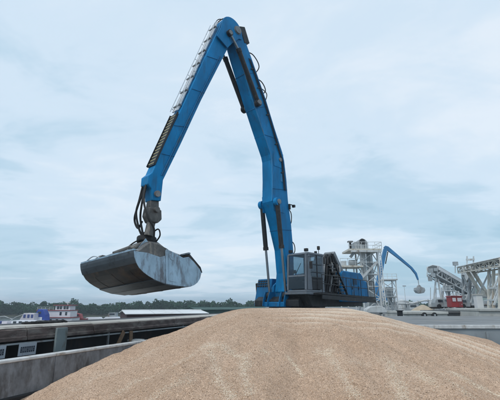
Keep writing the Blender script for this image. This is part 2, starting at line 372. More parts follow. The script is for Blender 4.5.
def grain_height(x, y):
    x = np.asarray(x, float); y = np.asarray(y, float); best = np.full(x.shape, -99.); bd = np.zeros(x.shape); bt = np.zeros(x.shape)
    for (px, py, pz), t in zip(rp, rt):
        d = np.sqrt((x - px) ** 2 + (np.where(y < py, .74, 1.0) * (y - py)) ** 2)
        z = pz - (.335 * (np.sqrt(d * d + .35) - .59) + .0125 * d * d)
        m = z > best; best = np.where(m, z, best); bd = np.where(m, d, bd); bt = np.where(m, t, bt)
    z = best; m_, ph = comb(x, y); f = ph % 1
    an = np.arctan2(y - 13.6, x - 1.6); gl = np.clip((bd - .8) / 2.2, 0, 1) * (1 - .92 * m_)
    z = z + gl * (.085 * np.sin(an * 9 + 1.1 + .5 * np.sin(bd * 1.1)) + .055 * np.sin(an * 21 + 2.0 + .8 * np.sin(bd * .9)) + .030 * np.sin(an * 43 + .6 * bd))
    amp = [.045, .04, .035, .03, .022, .018, .014, .012, .009, .008, .006, .005, .005, .004]
    wav = [3.6, 2.9, 2.3, 1.8, 1.4, 1.1, .85, .7, .55, .45, .36, .3, .25, .2]
    fade = np.clip(bd / 1.6, .12, 1) * (1 - .8 * m_)
    for i in range(14):
        z = z + .62 * amp[i] * fade * np.sin((x * _dirs[i, 0] + y * _dirs[i, 1]) * 6.283 / wav[i] + _ph[i, 0] + 1.3 * np.sin((x * _dirs[i, 1] - y * _dirs[i, 0]) * 6.283 / (wav[i] * 2.1) + _ph[i, 1]))
    return z + m_ * (.12 * np.where(f < .55, f / .55, (1 - f) / .45) - .05)
def hit(u, v):
    d = sight(u, v); t = np.linspace(4, 22, 1800); z = EYE + d.z * t; h = grain_height(d.x * t, d.y * t)
    i = np.argmax(z < h); return (d.x * t[i], d.y * t[i]) if z[i] < h[i] else None
STREAKS = [([(206, 345), (222, 347), (240, 357), (247, 364)], .13, 1), ([(243, 362), (245, 378), (250, 394)], .08, .9), ([(209, 350), (215, 368), (221, 384), (232, 398)], .09, .9),
           ([(262, 350), (268, 354)], .07, .5), ([(287, 356), (296, 367), (302, 376)], .04, .7), ([(328, 348), (330, 356), (340, 370), (352, 390), (360, 400)], .08, .9),
           ([(318, 352), (330, 356)], .1, .7), ([(393, 364), (396, 378), (402, 390), (406, 400)], .13, 1), ([(416, 370), (424, 378), (436, 386)], .09, .7),
           ([(452, 372), (470, 382), (490, 392), (505, 398)], .10, 1), ([(60, 396), (100, 376), (150, 352), (200, 330), (245, 312)], .25, .45),
           ([(110, 398), (140, 380), (180, 362), (205, 346)], .10, .55), ([(150, 400), (170, 386), (190, 380)], .10, .45), ([(440, 372), (456, 384), (470, 396)], .09, .5), ([(350, 362), (385, 360), (400, 366)], .12, .35)]
streak_pts = []
for pl, w, s in STREAKS:
    h = [hit(*p) for p in pl]; h = [q for q in h if q]
    if len(h) > 1: streak_pts.append(([tuple(c)[:2] for c in curve([(a, b, 0) for a, b in h], 8)], w, s))
def chaff_at(x, y):
    c = np.zeros(x.shape)
    for pts, w, s in streak_pts:
        p = np.array(pts); dm = np.full(x.shape, 99.)
        for a, b in zip(p[:-1], p[1:]):
            ab = b - a; t = np.clip(((x - a[0]) * ab[0] + (y - a[1]) * ab[1]) / (ab @ ab + 1e-9), 0, 1)
            dm = np.minimum(dm, np.hypot(x - a[0] - t * ab[0], y - a[1] - t * ab[1]))
        wob = w * .85 * (1 + .75 * np.sin(x * 9 + y * 5) * np.sin(y * 7 - x * 4))
        c = np.maximum(c, s * np.exp(-(dm / wob) ** 2))
    return c
def shading_at(x, y):  # pale lines painted along ridge crests so the low relief reads in flat light
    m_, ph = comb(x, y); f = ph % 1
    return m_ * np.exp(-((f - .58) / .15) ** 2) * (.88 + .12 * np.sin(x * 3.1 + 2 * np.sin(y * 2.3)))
def grain():
    xs = np.arange(-11.5, 13.01, .05); ys = np.concatenate([np.arange(3.0, 6.5, .1), np.arange(6.5, 16.6, .05)])
    X, Y = np.meshgrid(xs, ys, indexing='ij'); Z = grain_height(X, Y)
    out = (X - C0.x) * NL.x + (Y - C0.y) * NL.y                 # outboard distance from the coaming
    nx, ny = X.shape; idx = np.arange(nx * ny).reshape(nx, ny)
    keep = (out[:-1, :-1] < .04) & (((X - C0.x) * U.x + (Y - C0.y) * U.y)[:-1, :-1] < 11.0)
    F = np.stack([idx[:-1, :-1], idx[1:, :-1], idx[1:, 1:], idx[:-1, 1:]], -1)[keep]
    me = bpy.data.meshes.new('grain_pile'); me.from_pydata(np.stack([X, Y, Z], -1).reshape(-1, 3).tolist(), [], F.reshape(-1, 4).tolist())
    at = me.attributes.new('chaff', 'FLOAT', 'POINT'); at.data.foreach_set('value', chaff_at(X, Y).ravel().astype(np.float32))
    at = me.attributes.new('shading', 'FLOAT', 'POINT'); at.data.foreach_set('value', shading_at(X, Y).ravel().astype(np.float32))
    bm = bmesh.new(); bm.from_mesh(me); bmesh.ops.delete(bm, geom=[v for v in bm.verts if not v.link_faces], context='VERTS'); bm.to_mesh(me); bm.free()
    me.polygons.foreach_set('use_smooth', [True] * len(me.polygons)); me.materials.append(MATS['grain'])
    o = bpy.data.objects.new('grain_pile', me); col.objects.link(o)
    kind(o, 'stuff', 'large tan heap of loose grain filling the foreground'); o['category'] = 'grain'
    return o
pile = grain()
def scatter(name, n, material, size, flat, pos, label, parent):
    x, y = pos(n); z = grain_height(x, y); n = len(x)
    ax = rng.normal(size=(n, 3)); ax[:, 2] *= .35; ax /= np.linalg.norm(ax, axis=1)[:, None]
    b = np.cross(ax, [0, 0, 1.]); b /= np.linalg.norm(b, axis=1)[:, None]; c = np.cross(ax, b)
    s = size * (.7 + .7 * rng.random((n, 1))); C = np.stack([x, y, z + size * flat * .5], 1)
    V = np.stack([C + ax * s, C - ax * s, C + b * s * .62, C - b * s * .62, C + c * s * flat, C - c * s * flat], 1).reshape(-1, 3)
    T = np.array([(0, 2, 4), (2, 1, 4), (1, 3, 4), (3, 0, 4), (2, 0, 5), (1, 2, 5), (3, 1, 5), (0, 3, 5)])
    F = (np.arange(n)[:, None, None] * 6 + T).reshape(-1, 3)
    me = bpy.data.meshes.new(name); me.from_pydata(V.tolist(), [], F.tolist()); me.materials.append(MATS[material])
    o = bpy.data.objects.new(name, me); col.objects.link(o); o.parent = parent; o['kind'] = 'stuff'; o['label'] = label
def near_pos(n):
    y = 6.6 + 5.5 * rng.random(n) ** 1.6; x = (rng.random(n) * 2 - 1) * .72 * y + .3
    k = ((x - C0.x) * NL.x + (y - C0.y) * NL.y) < -.1; return x[k], y[k]
scatter('loose_kernels', 42000, 'kernel', .0085, .6, near_pos, 'loose tan kernels lying on the near slope', pile)
scatter('dark_kernels', 3500, 'kernel_dark', .010, .6, near_pos, 'darker kernels and dirt specks among the grain', pile)
def chaff_pos(n):
    xs, ys = [], []
    tot = sum(len(p) * s for p, w, s in streak_pts)
    for p, w, s in streak_pts:
        k = int(n * len(p) * s / tot); i = rng.integers(0, len(p), k); a = np.array(p)
        j = np.minimum(i + 1, len(p) - 1); t = rng.random((k, 1)); q = a[i] * (1 - t) + a[j] * t + rng.normal(size=(k, 2)) * w * .75
        xs.append(q[:, 0]); ys.append(q[:, 1])
    x, y = np.concatenate(xs), np.concatenate(ys); kk = ((x - C0.x) * NL.x + (y - C0.y) * NL.y) < -.15
    return x[kk], y[kk]
scatter('chaff', 6000, 'chaff', .013, .3, chaff_pos, 'pale chaff and husks lying in trails on the grain', pile)

# ================================================================== neighbouring barge behind the coaming
NB = 2.6                                                          # its near edge, metres outboard of our coaming
nb_o = B(0, NB, 0)
nbarge = thing('covered_barge', nb_o, 'rust-brown and black barge with dusty flat covers lying behind the grey wall', 'barge')
p0 = 9.55
def dz_for(drop, o): return EYE - 1.5 * drop / 57 * ((o + p0) / p0)
ZT, ZB = dz_for(26, NB), dz_for(38, NB)
ZR = dz_for(21.5, NB + 1.6)
L0, L1 = -14, 46
MB().prism([(NB + .55, ZB + .1), (NB + .62, ZB - 1.6), (NB + 10, ZB - 1.6), (NB + 10, ZB + .1)], lambda p, q, t: B(t, p, q), L0, L1).build('inner_wall', 'hull_dark', nbarge, nb_o)
MB().prism([(NB - .5, ZB - 1.25), (NB + .7, ZB - 1.25), (NB + .7, .0), (NB - .5, .0)], lambda p, q, t: B(t, p, q), L0, L1).build('hull', 'hull_dark', nbarge, nb_o)
k = 0; s = L0
while s < L1:
    ln = 3.4; ee = random.uniform(-.015, .015); e2 = random.uniform(-.02, .02)
    MB().prism([(NB + e2, ZB), (NB + e2, ZB + .12), (NB + .05 + e2, ZB + .14), (NB + .07 + e2, ZT - .03), (NB + .16, ZT + ee), (NB + .75, ZT + ee), (NB + .75, ZB)], lambda p, q, t: B(t, p, q), s + .02, s + ln - .02).build('edge_beam', 'rust_band', nbarge, nb_o, bevel=.012)
    MB().prism([(NB + .12, ZT + .012 + ee), (NB + .2, ZT + .07 + ee), (NB + 1.6, ZR + ee), (NB + 8.6, ZT - .9), (NB + 8.6, ZT - 1.0), (NB + 1.6, ZR - .1), (NB + .12, ZT + .004 + ee)], lambda p, q, t: B(t, p, q), s + .01, s + ln - .03).build('cover', 'dusty_cover', nbarge, nb_o, bevel=.01)
    if k % 2 == 0:
        MB().prism([(NB + .03, ZB - .012), (NB + .11, ZB - .012), (NB + .11, ZB - 1.25), (NB + .03, ZB - 1.25)], lambda p, q, t: B(t, p, q), s + 1.0, s + 1.07).build('stanchion', 'steel_grey', nbarge, nb_o)
    k += 1; s += ln
MB().prism([(NB + .02, ZB - .07), (NB + .06, ZB - .07), (NB + .06, ZB - .13), (NB + .02, ZB - .13)], lambda p, q, t: B(t, p, q), L0, L1).build('lower_rail', 'steel_mid', nbarge, nb_o)
def nb_s(u, v, o):       # along-barge position of a pixel column on the barge's side plane
    best = min((abs((lambda d: 250 + FPX * (d.x) / (d.y * _cp + (d.z - EYE) * _sp))(B(s_ / 50, o, v)) - u), s_ / 50) for s_ in range(-700, 1500)); return best[1]
# the wide grey-green plate post and the boards between the stanchions
a, b = nb_s(53.5, ZB - .3, NB - .06), nb_s(64.5, ZB - .3, NB - .06)
MB().prism([(NB - .16, ZT - .05), (NB - .06, ZT - .05), (NB - .06, ZB - 1.2), (NB - .16, ZB - 1.2)], lambda p, q, t: B(t, p, q), a, b).build('wide_post', 'post_grey', nbarge, nb_o, bevel=.012)
for u0, u1 in ((-14, 5), (18, 36)):
    a, b = nb_s(u0, ZB - .3, NB), nb_s(u1, ZB - .3, NB)
    bd = MB().prism([(NB - .03, ZB - .1), (NB + .0, ZB - .1), (NB + .0, ZB - .53), (NB - .03, ZB - .53)], lambda p, q, t: B(t, p, q), a, b).build('name_board', 'board_white', nbarge, nb_o, bevel=.008)
    lw = (b - a) / 8.5
    for g in range(7):                                            # worn block lettering, no longer legible
        t0 = a + lw * (.8 + g); zt, zb = ZB - .22, ZB - .42
        fL = lambda p, q, t: B(t, p, q)
        def stroke(ta, tb, za, zb_): MB().prism([(NB - .037, za), (NB - .0335, za), (NB - .0335, zb_), (NB - .037, zb_)], fL, ta, tb).build('letter_stroke', 'lettering', bd, nb_o)
        stroke(t0, t0 + lw * .26, zt, zb); stroke(t0 + lw * .5, t0 + lw * .76, zt, zb)
        for zz in ((zt, zb + .05) if g % 3 else (zt, (zt + zb) / 2 + .02, zb + .05)): stroke(t0 + lw * .265, t0 + lw * .495, zz, zz - .05)
for u0, tilt in ((112, .30), (131, .02)):
    s0 = nb_s(u0, ZB - .4, NB - .1)
    pl = MB().bar(B(s0, NB - .12, ZB - 1.2), B(s0 + tilt * 3, NB - .03, ZB - .03), .22, .05, up=NL).build('timber_prop', 'plank', None, B(s0, NB - .1, ZB - 1.2))
    tag(pl, 'brown timber prop leaning under the barge edge beam' if u0 == 112 else 'short dark timber upright beside the blue-grey box', 'timber')
s0 = nb_s(138, ZB - .4, NB - .2)
bx_o = B(s0, NB - .1, ZB - 1.22)
bx = thing('deck_box', bx_o, 'small blue-grey steel box on the dark barge side deck', 'box')
MB().prism([(NB - .3, ZB - .55), (NB + .15, ZB - .55), (NB + .15, ZB - 1.24), (NB - .3, ZB - 1.24)], lambda p, q, t: B(t, p, q), s0 - .35, s0 + .35).build('body', 'steel_mid', bx, bx_o, bevel=.02)
MB().prism([(NB - .33, ZB - .48), (NB + .18, ZB - .46), (NB + .18, ZB - .548), (NB - .33, ZB - .548)], lambda p, q, t: B(t, p, q), s0 - .38, s0 + .38).build('lid', 'steel_pale', bx, bx_o, bevel=.01)
# coil of dark hose on the covers
s0 = nb_s(29, ZT + .2, NB + 2.6)
hz = MB(); hp = [B(s0 + 1.9 * (i / 60 - .5) + .25 * math.cos(i * .8), NB + 2.4 + .25 * math.sin(i * .8), ZT + .17 + .05 * (i % 9) / 9) for i in range(61)]; hp = [p_ + Vector((0, 0, ZR - ZT - .13)) + NL * -.85 for p_ in hp]
tag(hz.tube(hp, .05, 6).build('coiled_hose', 'rubber', None, B(s0, NB + 2.4, ZT)), 'black hose coiled on the dusty barge covers', 'hose')

# ================================================================== covered barges and boats farther out
def long_barge(A_, B_, width, rise, hull, mats, label):
    """covered barge seen along its side; A_ and B_ are the ends of its near eave"""
    A_, B_ = Vector(A_), Vector(B_); B_.z = A_.z; L = (B_ - A_).length; d = (B_ - A_).normalized(); t = thing('covered_barge', (A_.x, A_.y, 0), label, 'barge', None, (0, 0, math.atan2(d.y, d.x)))
    ze = A_.z; n = int(L / 3.6); st = L / n
    MB().prism([(.25, ze - .1), (width - .25, ze - .1), (width - .5, -.4), (.5, -.4)], lambda p, q, s_: (s_, p, q), .3, L - .3).build('hull', mats[1], t)
    MB().prism([(.25, ze - .09), (width / 2, ze + rise - .12), (width - .25, ze - .09)], lambda p, q, s_: (s_, p, q), .3, L - .3).build('gable', mats[1], t)
    MB().box((L / 2, .2, ze - hull), (L, .3, .22)).build('fender', 'hull_dark', t)
    for i in range(n):
        for y0, y1 in ((-.15, width / 2), (width + .15, width / 2)):
            MB().prism([(y0, ze - .08), (y0, ze), (y1, ze + rise), (y1, ze + rise - .1)], lambda p, q, s_: (s_, p, q), i * st + .03, (i + 1) * st - .03).build('cover', mats[0], t)
        MB().box(((i + .5) * st, .2, ze - hull * .5), (.1, .14, hull * .8)).build('stiffener', mats[1], t)
    MB().box((L / 2, width / 2, ze + rise + .04), (L, .35, .1)).build('ridge_cap', mats[0], t)
long_barge(P(125, 313.8, 57), P(209, 312.6, 62), 8.5, .42, 1.0, ('white_cover', 'maroon'), 'barge with white roof covers above a long maroon side')
long_barge(P(196, 309.6, 104), P(272, 308.8, 116), 9, .6, 1.2, ('green_hull', 'green_hull'), 'long dark green barge just below the woods left of the crane')

def windows(parent, y, xs, z, w, h, mat_='window_dark', face=-1):
    for x in xs: MB().box((x, y, z), (w, .12, h)).build('window', mat_, parent)
# towboat with the tall white pilot house
Yb = 112; c = P(57, 322, Yb); t = thing('towboat', (c.x, Yb, 0), 'white towboat with stacked decks, red roof lines and a tall pilot house', 'boat')
k = Yb / FPX
def zz(v): return P(250, v, Yb).z
MB().prism([(-7.5, .4), (6.2, .4), (6.6, zz(322.5)), (-8, zz(322.5))], lambda p, q, s: (p, s, q), -2.6, 3.2).build('hull', 'hull_dark', t)
MB().box((-.8, .2, (zz(323) + zz(317.6)) / 2), (11.6, 5.0, zz(317.6) - zz(323))).build('main_deck_house', 'boat_white', t)
MB().box((-.8, .2, zz(317.6) + .1), (12.2, 5.6, .18)).build('deck_edge', 'red_dull', t)
MB().box((.1, .3, (zz(317) + zz(310.6)) / 2), (8.2, 4.4, zz(310.6) - zz(317))).build('upper_house', 'boat_white', t)
MB().box((-.3, .3, zz(310.6) + .1), (9.4, 4.9, .16)).build('deck_edge', 'red_dull', t)
MB().box((1.75, .3, (zz(310.4) + zz(305.6)) / 2), (4.0, 3.4, zz(305.6) - zz(310.4))).build('pilot_house', 'boat_white', t)
MB().box((1.75, .3, zz(305.6) + .12), (5.0, 4.2, .2)).build('pilot_roof', 'red_dull', t)
for x in (.5, 1.25, 2.3, 3.05): MB().box((x, -1.42, zz(307.6)), (.55, .1, .75)).build('window', 'window_dark', t)
for x in (-2.6, 1.6, 3.1): MB().box((x, -1.92, zz(313.4)), (.5, .1, .85)).build('window', 'window_dark', t)
for x in (-4.3, -3.0, -.7, 1.0, 2.6): MB().box((x, -2.32, zz(320.2)), (.6, .1, .7)).build('window', 'window_dark', t)
MB().tube([(2.2, .3, zz(305.4)), (2.2, .3, zz(301.6))], .07, 6).build('mast', 'steel_white', t)
MB().box((2.2, .3, zz(302.6)), (1.5, .12, .14)).build('radar_bar', 'steel_white', t)
railing(t, (0, 0, 0), [(-4.9, -1.9, zz(310.4)), (-.5, -1.9, zz(310.4))], .9, 1.1, .035, 'steel_white')
# small boat with a blue tarpaulin-like wheelhouse
c = P(41, 322, 106); t = thing('workboat', (c.x, 106, 0), 'small workboat with a bright blue peaked housing beside the white towboat', 'boat')
k = lambda v: P(250, v, 106).z
MB().prism([(-2.4, .2), (2.6, .2), (3.0, k(321.5)), (-3.0, k(321.5))], lambda p, q, s: (p, s, q), -1.6, 1.6).build('hull', 'boat_white', t)
MB().prism([(-1.7, k(321.4)), (1.7, k(321.4)), (1.4, k(314.5)), (.6, k(309.2)), (-.5, k(309.0)), (-1.2, k(314.5))], lambda p, q, s: (p, s, q), -1.2, 1.2).build('housing', 'boat_blue', t, bevel=.06)
MB().box((-.1, -1.25, k(312.5)), (.8, .08, .5)).build('window', 'window_dark', t)
MB().box((0, -1.25, k(318.6)), (1.5, .08, .8)).build('door', 'boat_white', t)
# pink-white sloped cabin cruiser / crew boat
c = P(28, 322, 104); t = thing('crew_boat', (c.x, 104, 0), 'pinkish white crew boat with a raked cabin front left of the blue boat', 'boat')
k = lambda v: P(250, v, 104).z
MB().prism([(-3.6, .2), (3.0, .2), (3.2, k(321)), (-4.2, k(321))], lambda p, q, s: (p, s, q), -1.5, 1.5).build('hull', 'boat_white', t)
MB().prism([(-1.7, k(320.9)), (2.1, k(320.9)), (2.0, k(313.2)), (-.7, k(313.0))], lambda p, q, s: (p, s, q), -1.25, 1.25).build('cabin', 'boat_pink', t, bevel=.05)
for x in (-.4, .6, 1.5): MB().box((x, -1.29, k(316)), (.55, .06, .8)).build('window', 'boat_violet', t)
MB().tube([(-3.9, -1.2, k(320.4)), (-2.6, -1.2, k(316.8)), (-.9, -1.2, k(314.2))], .06, 6).build('fore_rail', 'steel_pale', t)
# low blue and white barge at the left edge
c = P(14, 326, 96); t = thing('low_barge', (c.x, 96, 0), 'low white and blue-violet flat barge at the left edge before the woods', 'boat')
k = lambda v: P(250, v, 96).z
MB().prism([(-9, .2), (7, .2), (7.4, k(324.8)), (-9.4, k(324.8))], lambda p, q, s: (p, s, q), -3, 3).build('hull', 'boat_violet', t)
MB().prism([(-9.6, k(324.8)), (7.6, k(324.8)), (7.6, k(323.6)), (-9.6, k(323.6))], lambda p, q, s: (p, s, q), -3.1, 3.1).build('rubbing_rail', 'boat_white', t)
MB().box((3.2, 0, (k(323.5) + k(320.4)) / 2), (6.2, 3, k(320.4) - k(323.5))).build('cabin', 'boat_white', t)
for x in (.9, 2.2, 3.6, 5.0): MB().box((x, -1.54, k(322)), (.7, .08, .45)).build('window', 'window_dark', t)
for x in (-8, -6.4, -4.8, -3.2, -1.6): MB().box((x, -.2, k(322.3)), (1.2, 2.2, k(321) - k(323.6))).build('cargo_box', 'boat_violet' if x < -3 else 'boat_pink', t)
MB().tube([(-8.5, -1, k(320.5)), (-6, -1, k(318)), (-2, -1, k(316)), (0, -1, k(319))], .07, 6).build('derrick_arm', 'steel_pale', t)
# red tug and low white launches
c = P(77.5, 321, 118); t = thing('small_tug', (c.x, 118, 0), 'small red tug to the right of the white towboat', 'boat')
k = lambda v: P(250, v, 118).z
MB().prism([(-2, .2), (1.8, .2), (2.6, k(318.5)), (-2.4, k(318.5))], lambda p, q, s: (p, s, q), -1.2, 1.2).build('hull', 'red_dull', t)
MB().prism([(-1.5, k(318.4)), (1.3, k(318.4)), (.8, k(313.8)), (-.6, k(313.2))], lambda p, q, s: (p, s, q), -.9, .9).build('wheelhouse', 'red', t, bevel=.05)
MB().box((.1, -.92, k(315.2)), (.9, .06, .55)).build('window', 'window_dark', t)
MB().tube([(-.3, 0, k(313.4)), (-.3, 0, k(309.5))], .06, 6).build('mast', 'red_dull', t)
for u0, u1, v0, cab, lab in ((84, 103, 318.6, 0, 'long low white launch between the red tug and the cabin boat'), (103, 121, 318.2, 1, 'white launch with a small dark cabin right of the red tug')):
    a, b = P(u0, v0, 122), P(u1, v0, 122); w = (b.x - a.x) / 2; t = thing('launch', ((a.x + b.x) / 2, 122, 0), lab, 'boat')
    MB().prism([(-w * .92, .2), (w * .9, .2), (w, a.z), (-w, a.z - .15)], lambda p, q, s: (p, s, q), -1.4, 1.4).build('hull', 'boat_white', t)
    MB().prism([(-w * .8, a.z - .1), (w * .85, a.z + .01), (w * .7, a.z + .45), (-w * .6, a.z + .4)], lambda p, q, s: (p, s, q), -1.0, 1.0).build('awning' if not cab else 'deck', 'boat_white', t)
    if cab:
        MB().prism([(-1.2, a.z + .3), (1.5, a.z + .4), (1.3, a.z + 1.7), (-.8, a.z + 1.6)], lambda p, q, s: (p, s, q), -.9, .9).build('cabin', 'steel_mid', t)
        MB().box((.2, -.93, a.z + 1.2), (1.5, .06, .45)).build('window', 'window_dark', t)

# ================================================================== pontoon that carries the crane
PD = EYE - 1.1                                                    # pontoon deck height
po = Vector((20, 21.2, 0))
pont = thing('crane_pontoon', po, 'grey steel pontoon with a dark wide deck right of the grain', 'pontoon')
MB().prism([(21.25, PD - .012), (38.7, PD - .012), (38.7, 0), (21.25, 0)], lambda p, q, s: (s, p, q), -3, 58).build('deck', 'deck_dark', pont, po)
for i in range(10):
    a = -3 + i * 6.1
    MB().prism([(21.2, PD - .14), (21.25, PD - .14), (21.25, .2), (21.2, .2)], lambda p, q, s: (s, p, q), a + .012, a + 6.088).build('side_plate', 'pontoon_side', pont, po)
    MB().prism([(21.12, PD - .13), (21.12, PD + .05), (21.42, PD + .05), (21.42, PD - .13)], lambda p, q, s: (s, p, q), a + .004, a + 6.096).build('deck_edge', 'coaming_top', pont, po, bevel=.02)
    MB().prism([(21.13, PD - 1.0), (21.195, PD - .96), (21.195, PD - 1.14), (21.13, PD - 1.10)], lambda p, q, s: (s, p, q), a + .01, a + 6.08).build('rubbing_strip', 'pontoon_side', pont, po)
    MB().box((a + 3, 21.17, PD - 1.6), (.12, .07, 2.6)).build('fender_bar', 'pontoon_side', pont, po)

# ================================================================== the big material handler
HEEL = Vector((2.082, 24.5, EYE + .8285)); A = R(45)
FW = Vector((-math.sin(A), -math.cos(A), 0)); LT = Vector((math.cos(A), -math.sin(A), 0))
SL = 1.2                                                          # slew centre lies this far behind the boom heel
root = HEEL - FW * SL; root.z = PD
OX, OZ = SL, HEEL.z - PD
crane = thing('material_handler', root, 'large blue material handler with raised boom and stick behind the grain', 'crane', rot=(0, 0, math.atan2(FW.y, FW.x)))
def M_(r, lat, z): return Vector((r + OX, lat, z + OZ))           # machine frame measured from the boom heel
fM = lambda p, q, t: M_(p, t, q)
def part(mb, name, m, parent=None, bevel=0, smooth=False): return mb.build(name, m, parent or crane, bevel=bevel, smooth=smooth)
# base
mb = MB(); mb.tube([M_(-SL, 0, -OZ), M_(-SL, 0, -1.3)], 1.5, 28); part(mb, 'pedestal', 'blue_faded', bevel=.02)
mb = MB(); mb.tube([M_(-SL, 0, -1.3), M_(-SL, 0, -.98)], 1.75, 32); part(mb, 'slew_ring', 'black_steel', bevel=.02)
part(MB().prism([(.85, -.97), (.85, -.62), (.5, -.4), (-6.2, -.5), (-6.2, -.97)], fM, -1.7, 1.75), 'slew_platform', 'black_steel', bevel=.03)
# boom
BW = .425
boom_poly = [(.35, -.1), (.2, 1.0), (.35, 2.4), (.85, 3.9), (1.28, 4.95), (1.45, 5.3), (1.40, 6.7), (1.42, 8.0), (1.52, 8.35), (2.35, 9.95), (3.2, 11.65), (4.25, 13.95), (4.75, 15.1), (4.98, 15.9),
             (4.84, 16.1), (4.5, 16.22), (4.12, 16.05), (3.75, 15.4), (3.2, 14.45), (1.9, 12.05), (1.05, 10.2), (.35, 8.8), (.18, 8.25), (.0, 7), (-.1, 5.6), (-.36, 4.04), (-.5, 2.46), (-.5, 1.0), (-.4, -.1), (-.2, -.4), (.15, -.4)]
boom = part(MB().prism(boom_poly, fM, -BW, BW), 'boom', 'blue_paint', bevel=.03)
# welded edge strips of the box section, doubler plates and pins
def along(poly, i0, i1, inset, lat, w=.05):
    for i in range(i0, i1):
        a, b = poly[i], poly[i + 1]; part(MB().bar(M_(a[0], lat, a[1]), M_(b[0], lat, b[1]), .03, w, up=(0, 1, 0)), 'weld_strip', 'blue_faded', boom)
along([(p + .01, q) for p, q in boom_poly], 5, 12, 0, BW + .006)
for z0, r0 in ((8.2, .82), (5.25, .95)):
    for sgn in (-1, 1):
        part(MB().prism([(r0 - .62, z0 - .55), (r0 + .42, z0 - .55), (r0 + .48, z0 + .45), (r0 - .5, z0 + .45)], fM, sgn * (BW + .002), sgn * (BW + .022)), 'doubler_plate', 'blue_paint', boom, bevel=.006)
for (r_, z_, rad, wd) in ((4.55, 15.78, .24, .60), (0, 0, .24, .62), (.62, 8.2, .13, .5), (1.18, 5.25, .16, .8), (2.85, 11.35, .16, .8)):
    part(MB().tube([M_(r_, -wd, z_), M_(r_, wd, z_)], rad, 18), 'pin', 'steel_grey', boom, smooth=True)
part(MB().box(M_(.45, BW + .014, 7.0), (.34, .012, .52), ry=0), 'faded_patch', 'blue_faded', boom)
for (ra, za), (rb, zb) in (((1.4, 6.1), (-.05, 6.3)), ((2.9, 11.05), (1.75, 11.6)), ((3.85, 13.05), (2.8, 13.6)), ((2.1, 9.5), (.75, 9.6)), ((.75, 3.6), (-.38, 3.7))):
    for sgn in (-1, 1): part(MB().bar(M_(ra - .02, sgn * (BW + .004), za), M_(rb + .02, sgn * (BW + .004), zb), .016, .045, up=(0, 1, 0)), 'weld_seam', 'blue_grimy', boom)
    part(MB().bar(M_(ra + .004, -BW, za), M_(ra + .004, BW, za), .045, .016, up=(1, 0, 0)), 'weld_seam', 'blue_grimy', boom)
for k_, off_ in enumerate((.12, .22, .32)):
    pts_ = [M_(.0 + off_, BW + .05, 6.2), M_(.22 + off_, BW + .05, 8.2), M_(1.05 + off_, BW + .05, 10.1), M_(1.9 + off_, BW + .05, 11.95), M_(3.2 + off_, BW + .05, 14.3)]
    part(MB().tube(pts_, .024, 7), 'side_line', 'black_steel' if k_ else 'blue_grimy', boom, smooth=True)
for ra, za in ((.3, 7.4), (.85, 9.2), (1.65, 11.0), (2.45, 12.6), (3.05, 13.7)):
    part(MB().box(M_(ra + .1, BW + .04, za), (.36, .05, .07), ry=.45), 'line_clamp', 'black_steel', boom)
# stick
SWD = .33
arc = lambda cx_, cz_, r_, a0, a1, n_: [(cx_ + r_ * math.cos(R(a0 + (a1 - a0) * i / n_)), cz_ + r_ * math.sin(R(a0 + (a1 - a0) * i / n_))) for i in range(n_ + 1)]
stick_poly = [(5.85, 15.4)] + arc(4.98, 15.58, .80, 12, 195, 14) + [(4.45, 15.35), (4.95, 14.75), (5.62, 13.25), (7.05, 10.0), (8.28, 6.95), (9.15, 4.9), (9.2, 3.86), (9.66, 3.82), (9.74, 4.35), (9.95, 4.55), (9.95, 4.95), (9.75, 5.15), (9.2, 6.75), (8.1, 9.55), (6.9, 12.75)]
stick = part(MB().prism(stick_poly, fM, -SWD, SWD), 'stick', 'blue_paint', bevel=.03)
for sgn in (-1, 1):                                               # cheek plates that take the boom tip between them
    part(MB().prism([(5.88, 15.3)] + arc(4.98, 15.58, .84, 12, 200, 14) + [(4.4, 15.25), (4.95, 14.65), (5.35, 14.1), (6.2, 14.5)], fM, sgn * .44, sgn * .50), 'cheek_plate', 'blue_paint', stick, bevel=.015)
def on_stick(t, out, lat):                                        # t 0..1 down the outer face
    a, b = (5.95, 15.5), (9.75, 5.2); d = Vector((b[0] - a[0], b[1] - a[1])); n_ = Vector((-d.y, d.x)).normalized()
    if n_.x < 0: n_ = -n_
    return M_(a[0] + d.x * t + n_.x * out, lat, a[1] + d.y * t + n_.y * out)
for lat, out, r_ in ((-.25, .07, .045), (-.13, .06, .04), (-.02, .07, .045), (.10, .06, .04), (.2, .055, .03)):
    part(MB().tube([on_stick(-.02, out, lat), on_stick(.30, out, lat), on_stick(.64, out, lat)], r_, 8), 'hydraulic_pipe', 'silver_pipe', stick, smooth=True)
for i in range(7):
    part(MB().bar(on_stick(.02 + i * .098, .08, -.33), on_stick(.02 + i * .098, .08, .26), .07, .13, up=(1, 0, 0)), 'pipe_clamp', 'steel_grey', stick)
for lat in (-.34, .22):
    part(MB().tube([on_stick(-.02, .19, lat), on_stick(.64, .19, lat)], .018, 6), 'guard_rail', 'silver_pipe', stick)
    for i in range(6): part(MB().tube([on_stick(.02 + i * .12, .0, lat), on_stick(.02 + i * .12, .19, lat)], .016, 6), 'guard_post', 'silver_pipe', stick)
part(MB().bar(on_stick(.66, .03, 0), on_stick(.965, .03, 0), .60, .06, up=(1, 0, 0)), 'tread_backing', 'black_steel', stick)
for i in range(15):
    t_ = .675 + i * .0198
    part(MB().bar(on_stick(t_, .06, -.28), on_stick(t_, .06, .29), .035, .03, up=(1, 0, 0)), 'tread', 'yellow', stick)
for lat in (-.33, .325): part(MB().bar(on_stick(.66, .07, lat), on_stick(.965, .07, lat), .03, .10, up=(1, 0, 0)), 'tread_edge', 'black_steel', stick)
